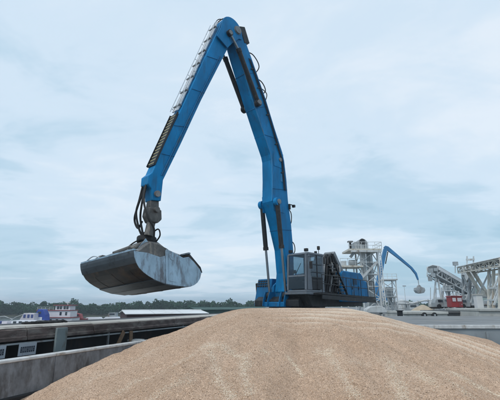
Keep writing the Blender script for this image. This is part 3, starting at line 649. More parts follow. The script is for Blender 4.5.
for (r_, z_, rad, wd) in ((5.3, 15.1, .14, .74), (4.55, 15.78, .28, .53), (9.45, 4.15, .15, .45)):
    part(MB().tube([M_(r_, -wd, z_), M_(r_, wd, z_)], rad, 16), 'pin', 'steel_grey', stick, smooth=True)
for (ra, za), (rb, zb) in (((6.75, 12.9), (5.72, 13.1)), ((7.72, 10.4), (6.85, 10.5)), ((8.72, 7.9), (7.85, 8.1)), ((9.35, 6.2), (8.6, 6.25))):
    for sgn in (-1, 1): part(MB().bar(M_(ra, sgn * (SWD + .004), za), M_(rb, sgn * (SWD + .004), zb), .016, .045, up=(0, 1, 0)), 'weld_seam', 'blue_grimy', stick)
for off_ in (.10, .19):
    part(MB().tube([M_(5.62 + off_, SWD + .04, 13.4), M_(7.05 + off_, SWD + .04, 10.1), M_(8.28 + off_, SWD + .04, 7.1), M_(9.1 + off_, SWD + .04, 5.1)], .02, 7), 'side_line', 'blue_grimy', stick, smooth=True)
# stick cylinders, either side of the boom
for sgn in (-1, 1):
    b0, b1, b2 = M_(2.85, sgn * .62, 11.35), M_(4.52, sgn * .62, 14.25), M_(5.3, sgn * .62, 15.1)
    c_ = part(MB().tube([b0, b1], .15, 16), 'stick_cylinder', 'black_steel', smooth=True)
    part(MB().tube([b1, b2], .075, 12), 'rod', 'chrome', c_, smooth=True)
    part(MB().tube([lerp(b1, b0, .03), lerp(b1, b0, -.04)], .17, 16), 'gland', 'black_steel', c_)
    part(MB().tube([b2 + Vector((0, -.09, 0)), b2 + Vector((0, .09, 0))], .2, 14), 'rod_eye', 'black_steel', c_)
    part(MB().tube([b0 + Vector((0, -.1, 0)), b0 + Vector((0, .1, 0))], .24, 14), 'base_eye', 'black_steel', c_)
    part(MB().tube([lerp(b0, b1, .1) + Vector((-.16, 0, .1)), lerp(b0, b1, .95) + Vector((-.16, 0, .1))], .03, 6), 'feed_pipe', 'black_steel', c_)
# boom cylinders: barrel above, rod below
for sgn in (-1, 1):
    b0, b2 = M_(1.22, sgn * .64, 5.25), M_(.58, sgn * .64, -.38); b1 = lerp(b0, b2, .49)
    c_ = part(MB().tube([b0, b1], .145, 16), 'boom_cylinder', 'black_steel', smooth=True)
    part(MB().tube([b1, b2], .075, 14), 'rod', 'chrome', c_, smooth=True)
    part(MB().tube([lerp(b1, b0, .04), lerp(b1, b0, -.03)], .17, 16), 'gland', 'black_steel', c_)
    part(MB().tube([b0 + Vector((0, -.12, 0)), b0 + Vector((0, .12, 0))], .27, 16), 'barrel_eye', 'blue_paint', c_)
    part(MB().tube([b2 + Vector((0, -.12, 0)), b2 + Vector((0, .12, 0))], .24, 16), 'rod_eye', 'black_steel', c_)
    part(MB().prism([(1.0, -.55), (.8, -.12), (.4, -.12), (.1, -.9), (1.05, -.95)], fM, sgn * .64 - .2, sgn * .64 - .16), 'cylinder_bracket', 'blue_grimy')
    part(MB().prism([(1.0, -.55), (.8, -.12), (.4, -.12), (.1, -.9), (1.05, -.95)], fM, sgn * .64 + .16, sgn * .64 + .2), 'cylinder_bracket', 'blue_grimy')
# hoses and fittings on the boom
part(MB().bar(M_(3.65, .28, 15.35), M_(4.1, .28, 16.35), .5, .36, up=(0, 1, 0)), 'hose_guard', 'black_steel', boom, bevel=.03)
for pts, rr in (([(3.5, .1, 15.0), (2.85, .2, 15.0), (2.4, .3, 14.3), (2.75, .1, 13.55)], .035), ([(2.7, .1, 13.5), (2.1, .25, 13.3), (1.75, .25, 12.8), (2.1, .1, 12.4)], .035), ([(2.3, .2, 12.9), (1.75, .35, 12.55), (1.8, .25, 11.95)], .03),
                ([(3.6, -.25, 15.1), (3.2, -.2, 14.9), (2.95, -.2, 14.35), (3.0, -.2, 14.0)], .03), ([(4.2, .0, 16.2), (4.7, .1, 16.6), (5.3, 0, 16.5), (5.8, -.1, 15.9)], .035), ([(4.1, -.2, 16.2), (4.7, -.15, 16.65), (5.5, -.2, 16.45), (5.95, -.2, 15.7)], .03),
                ([(-.2, .2, 5.2), (-.5, .3, 4.9), (-.52, .3, 4.3), (-.4, .2, 4.0)], .03), ([(-.45, .1, 3.2), (-.85, .2, 2.9), (-.9, .2, 2.4), (-.55, .1, 2.1)], .03)):
    part(MB().tube(curve([M_(r_, l_, z_) for r_, l_, z_ in pts], 6), rr, 6), 'hose', 'rubber', boom, smooth=True)
for lat in (.20, .30): part(MB().tube([M_(-.14, lat, 5.6), M_(-.42, lat, 4.0), M_(-.57, lat, 2.4), M_(-.57, lat, .9)], .035, 6), 'boom_pipe', 'black_steel', boom)
for lat in (.1, .24): part(MB().tube([M_(.3 - .12, lat, 8.8), M_(1.05 - .12, lat, 10.25), M_(1.9 - .12, lat, 12.1), M_(3.2 - .12, lat, 14.5)], .03, 6), 'boom_pipe', 'black_steel', boom)
part(MB().box(M_(-.17, .46, 5.2), (.12, .12, .35)), 'valve_block', 'black_steel', boom)
part(MB().tube([M_(-.1, .5, 5.35), M_(-.55, .5, 5.35)], .03, 6), 'lamp_bracket', 'black_steel', boom)
part(MB().box(M_(-.56, .5, 5.3), (.14, .18, .16)), 'work_lamp', 'black_steel', boom)
# suspension at the stick end
link = part(MB().prism([(9.25, 4.2), (9.62, 4.2), (9.68, 3.6), (9.6, 3.05), (9.3, 3.05), (9.2, 3.6)], fM, -.20, .20), 'suspension_link', 'grab_yoke', bevel=.04)
part(MB().prism([(9.1, 3.45), (9.75, 3.5), (9.8, 3.1), (9.62, 2.8), (9.25, 2.8), (9.05, 3.0)], fM, -.28, .28), 'swivel_block', 'grab_yoke', link, bevel=.05)
part(MB().tube([M_(9.42, -.45, 3.4), M_(9.42, .45, 3.4)], .13, 14), 'pin', 'grab_yoke', link, smooth=True)
part(MB().tube([M_(9.45, 0, 2.85), M_(9.52, 0, 2.45), M_(9.56, 0, 2.2)], .2, 14), 'shackle', 'grab_yoke', link, smooth=True)
for pts in ([(9.9, -.2, 4.6), (9.95, -.35, 3.9), (9.98, -.5, 3.3), (9.85, -.4, 2.6), (9.7, -.25, 2.15)], [(9.9, .1, 4.6), (10.0, .15, 3.8), (9.9, .42, 3.0), (9.6, .5, 2.5), (9.5, .4, 2.1)], [(9.9, 0, 4.5), (9.95, -.1, 3.6), (9.85, -.3, 3.0), (9.7, -.2, 2.2)],
            [(9.85, -.1, 4.5), (9.98, -.45, 3.5), (9.9, -.75, 3.0), (9.8, -.55, 2.6), (9.75, -.3, 2.9)]):
    part(MB().tube(curve([M_(*p) for p in pts], 7), .05, 7), 'hose', 'rubber', link, smooth=True)

# cab
cab = part(MB().prism([(.78, -.17), (.78, -.05), (-1.0, -.05), (-1.0, -.17)], fM, .9, 2.3), 'cab', 'cab_paint', bevel=.02)
cp = lambda mb, n_, m_, bv=.015: part(mb, n_, m_, cab, bevel=bv)
cp(MB().prism([(.72, 1.95), (.55, 2.08), (-.95, 2.08), (-1.0, 1.95)], fM, .88, 2.32), 'roof', 'cab_paint', .03)
for lat in (.95, 2.24): cp(MB().prism([(.80, -.05), (.70, -.05), (.60, 1.96), (.70, 1.96)], fM, lat - .055, lat + .055), 'front_pillar', 'cab_paint')
cp(MB().prism([(.62, -.04), (.22, -.04), (.34, .9), (.34, 1.95), (.58, 1.95)], fM, 2.24, 2.31), 'corner_panel', 'cab_paint')
for lat in (.95, 2.24): cp(MB().prism([(-.84, -.04), (-1.0, -.04), (-1.0, 1.95), (-.86, 1.95)], fM, lat - .05, lat + .05), 'rear_pillar', 'cab_paint')
cp(MB().prism([(.34, .02), (.24, .02), (.24, .7), (.34, .7)], fM, 2.225, 2.30), 'door_post', 'cab_paint')
cp(MB().prism([(.785, .68), (.69, .68), (.685, .78), (.78, .78)], fM, 1.0, 2.19), 'front_crossbar', 'cab_paint')
cp(MB().prism([(.30, .60), (-.86, .60), (-.86, .68), (.30, .68)], fM, 2.24, 2.30), 'door_rail', 'cab_dark')
cp(MB().prism([(-.30, .0), (-.36, .0), (-.36, 1.95), (-.30, 1.95)], fM, 2.24, 2.305), 'door_frame', 'cab_dark')
cp(MB().prism([(.765, .0), (.755, .0), (.72, .69), (.73, .69)], fM, 1.02, 2.18), 'lower_windscreen', 'cab_glass', 0)
cp(MB().prism([(.725, .78), (.715, .78), (.655, 1.94), (.665, 1.94)], fM, 1.02, 2.18), 'windscreen', 'cab_glass', 0)
cp(MB().prism([(.32, .69), (-.29, .69), (-.29, 1.94), (.32, 1.94)], fM, 2.265, 2.275), 'door_window', 'cab_glass', 0)
cp(MB().prism([(-.37, .69), (-.85, .69), (-.85, 1.94), (-.37, 1.94)], fM, 2.265, 2.275), 'rear_side_window', 'cab_glass', 0)
cp(MB().prism([(.30, .0), (-.29, .0), (-.29, .59), (.30, .59)], fM, 2.25, 2.27), 'door_panel', 'cab_dark', 0)
cp(MB().prism([(-.37, .0), (-.85, .0), (-.85, .59), (-.37, .59)], fM, 2.25, 2.27), 'side_panel', 'cab_dark', 0)
cp(MB().prism([(.60, .70), (-.85, .70), (-.85, 1.94), (.55, 1.94)], fM, .94, .95), 'inner_side_window', 'cab_glass', 0)
cp(MB().prism([(.66, .0), (-.86, .0), (-.86, .68), (.64, .68)], fM, .92, .96), 'inner_side_panel', 'cab_dark', 0)
cp(MB().box(M_(-.95, 1.6, .45), (.05, 1.2, .85)), 'rear_panel', 'cab_dark', 0)
cp(MB().box(M_(-.95, 1.6, 1.42), (.012, 1.2, 1.05)), 'rear_window', 'cab_glass', 0)
seat = cp(MB().box(M_(-.25, 1.6, .42), (.5, .52, .14)), 'seat', 'cab_dark', .04)
part(MB().box(M_(-.5, 1.6, .85), (.13, .5, .8), ry=-.15), 'seat_back', 'cab_dark', cab, bevel=.05)
for lat in (1.2, 2.0): cp(MB().box(M_(-.1, lat, .62), (.6, .16, .16)), 'armrest', 'cab_dark', .03)
cp(MB().box(M_(.5, 1.25, 1.0), (.06, .25, .2)), 'display', 'cab_dark', .01)
for zz_ in (.45, .95, 1.4): cp(MB().tube([M_(.3, 2.4, zz_), M_(-.95, 2.4, zz_)], .014, 6), 'guard_bar', 'black_steel', 0)
cp(MB().tube([M_(.73, 1.5, .8), M_(.70, 1.9, 1.45)], .015, 5), 'wiper', 'rubber', 0)
cp(MB().tube([M_(.5, 2.3, 1.8), M_(.72, 2.62, 1.8), M_(.72, 2.62, 1.1)], .015, 6), 'mirror_arm', 'black_steel', 0)
cp(MB().box(M_(.72, 2.62, 1.3), (.05, .2, .4)), 'mirror', 'black_steel', .02)
cp(MB().tube([M_(-.75, 2.15, 2.08), M_(-.75, 2.15, 2.35)], .02, 6), 'beacon_stem', 'black_steel', 0)
cp(MB().tube([M_(-.75, 2.15, 2.33), M_(-.75, 2.15, 2.55)], .09, 12), 'beacon', 'black_steel', .02)
cp(MB().box(M_(.55, 2.2, 2.2), (.16, .22, .18)), 'work_lamp', 'black_steel', .02)
cp(MB().box(M_(.55, 1.05, 2.2), (.16, .22, .18)), 'work_lamp', 'black_steel', .02)
cp(MB().prism([(.95, -.18), (.95, -.3), (-1.1, -.34), (-1.1, -.18)], fM, .85, 2.4), 'cab_floor_frame', 'cab_paint', .02)
cp(MB().prism([(.75, -.31), (.3, -.98), (-1.1, -.98), (-1.1, -.35)], fM, .95, 2.3), 'cab_riser', 'black_steel', .03)
# platform beside the cab and house, with its hand rails
walk = part(MB().prism([(.3, -.30), (.3, -.22), (-5.7, -.42), (-5.7, -.50)], fM, 2.42, 3.05), 'catwalk', 'black_steel')
part(MB().prism([(.3, -.55), (.3, -.34), (-5.7, -.52), (-5.7, -.76)], fM, 2.98, 3.04), 'catwalk_beam', 'black_steel', walk)
def rz(r_): return -.22 + (r_ - .3) * .23 / 7.1
for i in range(8):
    r_ = .3 - i * .84; part(MB().tube([M_(r_, 3.02, rz(r_)), M_(r_, 3.02, rz(r_) + 1.0)], .022, 6), 'rail_post', 'black_steel', walk)
for h in (.5, 1.0): part(MB().tube([M_(.3, 3.02, rz(.3) + h), M_(-5.6, 3.02, rz(-5.6) + h)], .022, 6), 'rail', 'black_steel', walk)
for i in range(12): part(MB().box(M_(.05 - i * .5, 2.73, rz(.05 - i * .5) + .012), (.42, .56, .02)), 'grating', 'black_steel', walk)
# black pump and pipework bay between cab and engine house
bay = part(MB().prism([(-1.25, -.3), (-1.25, .95), (-2.3, 1.15), (-3.25, .9), (-3.25, -.5)], fM, -.3, 1.75), 'pump_bay', 'black_steel', bevel=.03)
part(MB().prism([(-1.9, 1.0), (-1.95, 2.0), (-3.2, 2.42), (-3.45, 2.3), (-4.15, 1.3), (-3.4, 1.1)], fM, .9, 1.55), 'radiator_hood', 'black_steel', bay, bevel=.04)
part(MB().prism([(-3.1, 2.36), (-3.3, 2.52), (-4.3, 1.2), (-4.1, 1.1)], fM, .85, 1.66), 'sloping_screen', 'steel_grey', bay, bevel=.02)
part(MB().prism([(-1.25, .9), (-1.3, 1.55), (-1.6, 1.85), (-1.85, 1.5), (-1.8, .9)], fM, .6, 1.5), 'air_filter', 'black_steel', bay, bevel=.06)
for i in range(7):
    part(MB().tube(curve([M_(-1.35 - i * .3, 1.72 + .05 * (i % 2), -.1), M_(-1.55 - i * .3, 1.84, .6), M_(-1.75 - i * .3, 1.8, 1.25), M_(-2.1 - i * .27, 1.66, 1.95 - .06 * i)], 5), .06, 8), 'pipe', 'black_steel' if i % 3 else 'steel_grey', bay, smooth=True)
for i in range(9):
    part(MB().box(M_(-3.2 + i * .14, 2.12, -.1 + i * .2), (.20, .42, .035)), 'step', 'steel_grey', bay)
for lat in (1.9, 2.34): part(MB().bar(M_(-3.35, lat, -.25), M_(-2.0, lat, 1.65), .04, .14, up=(0, 1, 0)), 'stringer', 'black_steel', bay)
for dr in (0, .35): part(MB().tube(curve([M_(-1.5 - dr, 2.0, 1.55), M_(-1.7 - dr, 1.95, 2.05), M_(-2.3 - dr, 1.8, 2.15), M_(-2.6 - dr, 1.7, 1.6)], 6), .05, 8), 'hose', 'rubber', bay, smooth=True)
part(MB().tube([M_(-2.9, .4, 1.1), M_(-2.9, .4, 2.6)], .10, 12), 'exhaust', 'black_steel', bay)
# engine house and counterweight
house = part(MB().prism([(-3.3, -.7), (-3.4, 1.1), (-3.6, 1.26), (-5.8, 1.22), (-6.1, 1.0), (-6.15, -.7)], fM, -2.0, 2.0), 'engine_house', 'blue_grimy', bevel=.06)
for a, b in ((-3.5, -4.4), (-4.46, -5.3), (-5.36, -6.02)):
    d_ = part(MB().prism([(a, -.5), (b, -.5), (b, .92), (a, .92)], fM, 2.003, 2.03), 'access_door', 'blue_grimy', house, bevel=.012)
    part(MB().box(M_((a + b) / 2 + .35, 2.05, .2), (.05, .04, .22)), 'handle', 'black_steel', d_)
for i in range(6): part(MB().box(M_(-4.88, 2.045, .45 + i * .06), (.55, .02, .025)), 'louvre', 'black_steel', house)
part(MB().prism([(-5.7, 1.2), (-4.3, 1.22), (-4.4, 1.4), (-5.6, 1.38)], fM, -1.2, 1.2), 'cooler_hood', 'blue_faded', house, bevel=.03)
part(MB().prism([(-6.16, -.75), (-6.16, .8), (-6.8, .7), (-6.95, -.4), (-6.7, -.75)], fM, -1.9, 1.9), 'counterweight', 'blue_grimy', bevel=.08)
# right-hand storage boxes in front, grille and black mud flap
bx = part(MB().prism([(.5, -.96), (.1, .72), (-.7, .72), (-.9, -.96)], fM, -2.1, -.85), 'storage_box', 'blue_grimy', bevel=.04)
for i in range(3):
    for j in range(5):
        zc_ = .28 + i * .15; part(MB().box(M_(.1 + (.72 - zc_) * .306 + .012, -1.95 + j * .2, zc_), (.03, .14, .09), ry=-.3), 'grille_slot', 'black_steel', bx)
part(MB().prism([(-.2, .5), (-.9, .6), (-1.6, -.55), (-.3, -.5)], fM, -2.65, -2.12), 'side_tank', 'black_steel', bevel=.04)
part(MB().prism([(.95, -.99), (.95, -.72), (.32, -.6), (.28, .1), (.1, .35), (-.5, .45), (-.5, -.99)], fM, -.82, .84), 'boom_foot', 'blue_grimy', bevel=.04)
for sgn in (-1, 1): part(MB().prism([(.5, -.3), (.4, .25), (.0, .55), (-.5, .4), (-.8, -.3)], fM, sgn * .52 - .05, sgn * .52 + .05), 'boom_lug', 'blue_paint', bevel=.02)

# ================================================================== the clamshell grab hanging from the stick
G = Vector((-5.0, 17.85, EYE + 1.84))
grab = thing('clamshell_grab', G, 'closed dark steel clamshell grab with pale end plates hanging from the stick', 'grab', rot=(R(.3), R(-4.6), R(-37.7)))
HX = 1.91; TH = .05
left_p = [(-1.75, .03), (-1.72, -.2), (-1.62, -.43), (-1.48, -.62), (-1.27, -.78), (-1.03, -.91), (-.77, -1.02), (-.47, -1.11), (-.17, -1.18)]
right_p = [(-.15, -1.186), (.2, -1.22), (.6, -1.26), (1.0, -1.28), (1.28, -1.26), (1.52, -1.18), (1.72, -1.06), (1.88, -.88), (1.98, -.62), (1.9, -.42), (1.56, -.12), (1.24, .15)]
fG = lambda p, q, t: Vector((t, p, q))
for nm, prof, lab in (('left_shell', left_p, 0), ('right_shell', right_p, 1)):
    sh = MB().strip(prof, fG, -HX, HX, TH).build('shell', 'grab_shell', grab, smooth=True)
    if not lab:
        MB().strip([(-1.775, .06), (-1.768, -.06), (-1.742, -.2), (-1.70, -.32), (-1.64, -.44)], fG, -HX - .01, HX + .01, .03).build('lip_band', 'grab_lip', sh, smooth=True)
        ends = [p for p in left_p] + [(-.17, -.02), (-.45, -.10), (-1.1, .02)]
    else:
        MB().strip([(2.04, -.6), (1.94, -.36), (1.58, -.07), (1.25, .2)], fG, -HX - .01, HX + .01, .035).build('lip_band', 'grab_lip', sh)
        ends = right_p[:9] + [(1.86, -.45), (1.5, -.15), (1.2, .06), (.86, -.02), (.51, .10), (.2, .2), (-.08, .27), (-.15, .2)]
    for sx in (-1, 1):
        e_ = MB().prism(ends, lambda p, q, t: Vector((t, p, q)), sx * (HX - .03), sx * (HX + .015)).build('end_plate', 'grab_end', sh, bevel=.008)
    for k_ in range(3):      # wear ribs welded under the shell
        x_ = (-1.2, 0, 1.2)[k_]
        pr = [(p, q - .012) for p, q in prof[3:]] if not lab else [(p, q - .012) for p, q in prof[:6]]
        MB().strip(pr, fG, x_ - .045, x_ + .045, .02).build('wear_rib', 'grab_shell', sh)
    a_, b_ = (prof[-1], prof[-3]) if not lab else (prof[0], prof[2])
    MB().strip([a_, b_] if lab else [b_, a_], lambda p, q, t: Vector((t, p, q - .035)), -HX - .02, HX + .02, .03).build('cutting_edge', 'grab_lip', sh)
for sx in (-1, 1):
    MB().tube([(sx * (HX + .012), .22, -.02), (sx * (HX + .05), .22, -.02)], .17, 20).build('pivot_disc', 'grab_end', grab, bevel=.01)
    MB().prism([(.02, .22), (.42, .12), (.42, -1.1), (.02, -1.06)], lambda p, q, t: Vector((t, p, q)), sx * (HX + .016), sx * (HX + .032)).build('centre_strap', 'grab_end', grab)
    # sloping arm from the yoke out to the end plate
    MB().prism([(-1.5, .05), (-.9, .50), (-.5, .46), (-.02, .32), (.35, .14), (-.1, -.04), (-.6, -.14)], lambda p, q, t: Vector((t, p, q)), sx * (HX - .32), sx * (HX - .04)).build('hanger_arm', 'grab_yoke', grab, bevel=.03)
MB().add([(-HX + .1, -.95, .22), (HX - .1, -.95, .22), (HX - .1, .2, .22), (-HX + .1, .2, .22), (-.42, -.02, .93), (.42, -.02, .93), (.42, .72, .93), (-.42, .72, .93)],
         [(0, 1, 2, 3), (4, 7, 6, 5), (0, 4, 5, 1), (1, 5, 6, 2), (2, 6, 7, 3), (3, 7, 4, 0)]).build('yoke', 'grab_yoke', grab, bevel=.05)
MB().tube([(0, .33, .9), (0, .35, 1.0), (0, .36, 1.12), (0, .37, 1.2)], .46, 24).build('rotator', 'rubber', grab, bevel=.06)
MB().tube([(0, .37, 1.19), (0, .38, 1.42)], .2, 16).build('rotator_neck', 'grab_yoke', grab)
# top rims, tie rods and hydraulic cylinders lying over the shells
for y_, z_ in ((-1.70, .09), (1.26, .22)): MB().bar((-HX, y_, z_), (HX, y_, z_), .12, .07).build('rim_bar', 'grab_end', grab)
for x_ in (-1.35, -.45, .45, 1.35):
    for sy, y0, y1, z1 in ((-1, -.3, -1.62, .12), (1, .75, 1.2, .22)):
        MB().tube([(x_ * .7, y0, .45), (x_, y1, z1)], .035, 8).build('tie_rod', 'silver_pipe', grab)
for x_ in (-.75, .75):
    for y0, y1, z1 in ((-.2, -1.45, .16), (.7, 1.15, .3)):
        a_, b_ = Vector((x_ * .5, y0, .72)), Vector((x_, y1, z1)); c_ = MB().tube([a_, lerp(a_, b_, .62)], .11, 12).build('closing_cylinder', 'grab_yoke', grab, smooth=True)
        MB().tube([lerp(a_, b_, .62), b_], .05, 10).build('rod', 'chrome', c_, smooth=True)
MB().tube(curve([(-1.85, -1.62, .1), (-1.2, -1.60, .30), (-.6, -1.58, .12)], 5), .025, 6).build('hand_rail', 'silver_pipe', grab)
MB().prism([(-.75, .30), (-.2, .95), (.1, .60), (.0, .3)], lambda p, q, t: Vector((t, p, q)), .62, .66).build('gusset_plate', 'grab_end', grab)
for pts in ([(-.45, .3, 1.15), (-.7, .1, 1.0), (-1.1, -.3, .55), (-1.3, -.8, .35), (-1.5, -1.4, .2)], [(.35, .4, 1.35), (.6, .55, 1.5), (.66, .6, 1.2), (.4, .6, .95)]):
    MB().tube(curve([Vector(p) for p in pts], 6), .035, 6).build('hose', 'rubber', grab, smooth=True)

# ================================================================== the terminal on the right
def lattice(root_o, org, x0, x1, y0, y1, z0, z1, bays, leg, brace, m_, faces=('f', 'b', 'l', 'r')):
    cs = [(x0, y0), (x1, y0), (x1, y1), (x0, y1)]
    for x, y in cs: MB().bar((x, y, z0), (x, y, z1), leg).build('leg', m_, root_o, org)
    F_ = dict(f=(0, 1), r=(1, 2), b=(2, 3), l=(3, 0)); h = (z1 - z0) / bays
    for f in faces:
        a, b = cs[F_[f][0]], cs[F_[f][1]]
        for i in range(bays):
            za, zb = z0 + i * h, z0 + (i + 1) * h
            MB().bar((*a, zb - .05), (*b, zb - .05), brace).build('strut', m_, root_o, org)
            p, q = (a, b) if i % 2 else (b, a)
            MB().bar((*p, za), (*q, zb), brace * .85).build('brace', m_, root_o, org)
QZ = P(250, 309.3, 60).z                                          # quay level
def quay(name, u0, u1, Y, depth, top, m_, lab):
    a, b = P(u0, 310, Y), P(u1, 310, Y); o = Vector(((a.x + b.x) / 2, Y, 0)); t = thing(name, o, lab, 'quay wall')
    w = (b.x - a.x); n_ = max(2, int(w / 3.2))
    for i in range(n_):
        MB().box(((i + .5) * w / n_ - w / 2, depth / 2, top / 2 - .15), (w / n_ - .03, depth, top - .3)).build('wall_panel', m_, t)
    MB().box((0, depth / 2 - .1, top - .14), (w + .1, depth + .2, .28)).build('capping', m_, t, bevel=.03)
    return t
quay('quay_wall', 403, 447, 50, 7, P(250, 311.6, 50).z, 'concrete', 'pale concrete dock wall with dark openings above the grain')
for u in (424, 434):
    c = P(u, 315.0, 49.9); fo = thing('rubber_fender', (c.x, c.y, c.z), 'black round fender on the pale dock wall, %s one' % ('left' if u == 424 else 'right'), 'fender')
    MB().tube([(0, .02, 0), (0, -.25, 0)], .32, 14).build('tyre', 'rubber', fo, bevel=.08); MB().tube([(0, .0, 0), (0, -.27, 0)], .12, 10).build('hub', 'steel_mid', fo)
quay('quay_wall', 446, 479, 53, 8, P(250, 311.0, 53).z, 'concrete_dark', 'dark dock wall below the red control cabin')
quay('quay_wall', 478.5, 540, 48.5, 8, P(250, 308.6, 48.5).z, 'concrete', 'pale concrete dock wall at the right edge below the conveyor')
g = MB().box((75, 125, QZ / 2 - .3), (150, 130, QZ - .6)).build('terminal_ground', 'deck_dark'); kind(g, 'structure')
c = P(400.5, 319, 45); bo = thing('mooring_post', (c.x, 45, 0), 'black mooring post at the left end of the pale dock wall', 'post')
MB().tube([(0, 0, 0), (0, 0, P(250, 311, 45).z)], .3, 14).build('pile', 'black_steel', bo); MB().tube([(0, 0, P(250, 311, 45).z), (0, 0, P(250, 310.2, 45).z)], .42, 14).build('cap', 'black_steel', bo, bevel=.04)

# elevator tower with its head house
Yt = 60
def X(u, Y=None): return P(u, 290, Y or Yt).x
def Z(v, Y=None): return P(250, v, Y or Yt).z
x0, x1 = X(363), X(380); o = Vector(((x0 + x1) / 2, Yt, QZ - 2))
tw = thing('elevator_tower', o, 'pale lattice elevator tower with railed head platform behind the blue house', 'tower')
lattice(tw, o, x0, x1, Yt, Yt + 2.8, QZ - 2, Z(250), 6, .22, .12, 'steel_pale')
for i, (xa, xb, yy, w_) in enumerate(((366, 369.5, .6, 1), (373, 376.5, 1.6, 1))):
    MB().box(((X(xa) + X(xb)) / 2, Yt + yy + .3, (QZ - 2 + Z(247)) / 2), (X(xb) - X(xa), .6, Z(247) - QZ + 2)).build('bucket_leg', 'steel_mid' if i else 'steel_pale', tw, o)
pf = MB().box(((X(350) + X(383.5)) / 2, Yt + 1.4, Z(250.2)), (X(383.5) - X(350), 4.4, .28)).build('platform', 'beige_beam', tw, o)
MB().box(((X(352) + X(383)) / 2, Yt - .85, Z(251.8)), (X(383) - X(352), .18, .3)).build('platform_beam', 'steel_pale', tw, o)
railing(tw, o, [(X(350), Yt - .8, Z(249.5)), (X(383.5), Yt - .8, Z(249.5)), (X(383.5), Yt + 3.4, Z(249.5))], 1.05, 1.1, .035, 'steel_white')
hh = MB().prism([(X(358), Z(249.4)), (X(371.5), Z(249.4)), (X(371.5), Z(241.6)), (X(369), Z(239)), (X(366), Z(238)), (X(363), Z(239.6)), (X(361.5), Z(241.4)), (X(358), Z(241.8))], lambda p, q, t: (p, t, q), Yt + .1, Yt + 2.2).build('head_house', 'steel_mid', tw, o, bevel=.08)
MB().tube([(X(365.8), Yt + .08, Z(241.5)), (X(365.8), Yt - .12, Z(241.5))], .42, 16).build('pulley_cover', 'black_steel', hh, o)
for u in (359.5, 361.8, 364, 366.5, 369): MB().box((X(u), Yt + .06, Z(246)), (.1, .08, .8)).build('rib', 'steel_pale', hh, o)
MB().tube([(X(353.3), Yt, Z(249.5)), (X(353.3), Yt, Z(241.5))], .16, 10).build('vent_pipe', 'black_steel', tw, o)
MB().box((X(353.3), Yt, Z(241.8)), (.75, .6, .2)).build('vent_cap', 'black_steel', tw, o)
MB().bar((X(358), Yt + .2, Z(251)), (X(353), Yt + .2, Z(257)), .45, .4).build('chute', 'steel_mid', tw, o)
pf2 = MB().box(((X(341) + X(364)) / 2, Yt + 1.2, Z(266.5)), (X(364) - X(341), 3.6, .22)).build('platform', 'beige_beam', tw, o)
railing(tw, o, [(X(341), Yt - .6, Z(265.8)), (X(364), Yt - .6, Z(265.8))], 1.05, 1.0, .035, 'steel_pale')
MB().tube([(X(352), Yt + .6, Z(262.8)), (X(359.5), Yt + .6, Z(262.8))], .5, 14).build('drive_motor', 'steel_mid', tw, o)
MB().box((X(346.5), Yt + .8, Z(263.2)), (.7, .8, .8)).build('gearbox', 'steel_pale', tw, o)
for u in (342, 349, 357): MB().bar((X(u), Yt + 1, QZ - 2), (X(u), Yt + 1, Z(266.6)), .16).build('leg', 'steel_pale', tw, o)
MB().bar((X(357), Yt - .3, Z(283)), (X(379), Yt - .3, Z(262)), .22, .3).build('spout', 'steel_pale', tw, o)
MB().bar((X(383), Yt - .4, Z(252)), (X(383.5), Yt - .4, Z(305)), .10).build('ladder_rail', 'steel_white', tw, o)
MB().bar((X(381), Yt - .4, Z(252)), (X(381.5), Yt - .4, Z(305)), .10).build('ladder_rail', 'steel_white', tw, o)
for i in range(20): MB().bar((X(381), Yt - .4, Z(253 + i * 2.5)), (X(383), Yt - .4, Z(253 + i * 2.5)), .06).build('rung', 'steel_white', tw, o)

# small open frame tower
Y2 = 72; x0, x1 = X(384.5, Y2), X(396.5, Y2); o = Vector(((x0 + x1) / 2, Y2, QZ - 1))
fr = thing('frame_tower', o, 'short pale open frame tower right of the elevator tower', 'tower')
lattice(fr, o, x0, x1, Y2, Y2 + 2, QZ - 1, Z(280, Y2), 4, .16, .1, 'steel_pale')
MB().box(((x0 + x1) / 2, Y2 + 1, Z(279.6, Y2)), (x1 - x0 + .6, 2.6, .2)).build('top_platform', 'steel_pale', fr, o)
railing(fr, o, [(x0 - .2, Y2 - .2, Z(279, Y2)), (x1 + .2, Y2 - .2, Z(279, Y2))], .9, .9, .03, 'steel_white')
MB().prism([(x0 + .5, Z(287, Y2)), (x1 - .4, Z(287, Y2)), (x1 - .9, Z(294, Y2)), (x0 + .9, Z(294, Y2))], lambda p, q, t: (p, t, q), Y2 + .4, Y2 + 1.7).build('hopper', 'steel_mid', fr, o)

# second, distant material handler
Y3 = 100; o = P(379, 303, Y3); o.z = QZ
c2 = thing('material_handler', o, 'distant blue material handler with arm reaching right over the quay', 'crane')
q = lambda u, v: (P(u, v, Y3).x, P(u, v, Y3).z)
f3 = lambda p, qq, t: (p, Y3 + t, qq)
MB().prism([q(374, 290), q(380.5, 262), q(383.5, 249), (q(385.5, 246.6)), q(387.2, 248.5), q(386.5, 252), q(384, 263), q(379, 291)], f3, -.4, .4).build('boom', 'blue_far', c2, o, bevel=.04)
st3 = MB().prism([q(383.6, 247.6), q(385, 245.8), q(388, 246.6), q(401, 257.8), q(412, 267.4), q(416.4, 273), q(418.4, 279.6), q(417.6, 280), q(415.2, 274.4), q(410.6, 268.6), q(399, 259.3), q(386.4, 249.8)], f3, -.32, .32).build('stick', 'blue_far', c2, o, bevel=.04)
MB().tube([f3(*q(384.8, 264), -.5), f3(*q(387.2, 252), -.5)], .14, 8).build('stick_cylinder', 'black_steel', c2, o)
MB().prism([q(368, 301), q(368, 290), q(384, 290), q(386, 296), q(386, 301)], f3, -1.6, 1.6).build('house', 'blue_far', c2, o, bevel=.06)
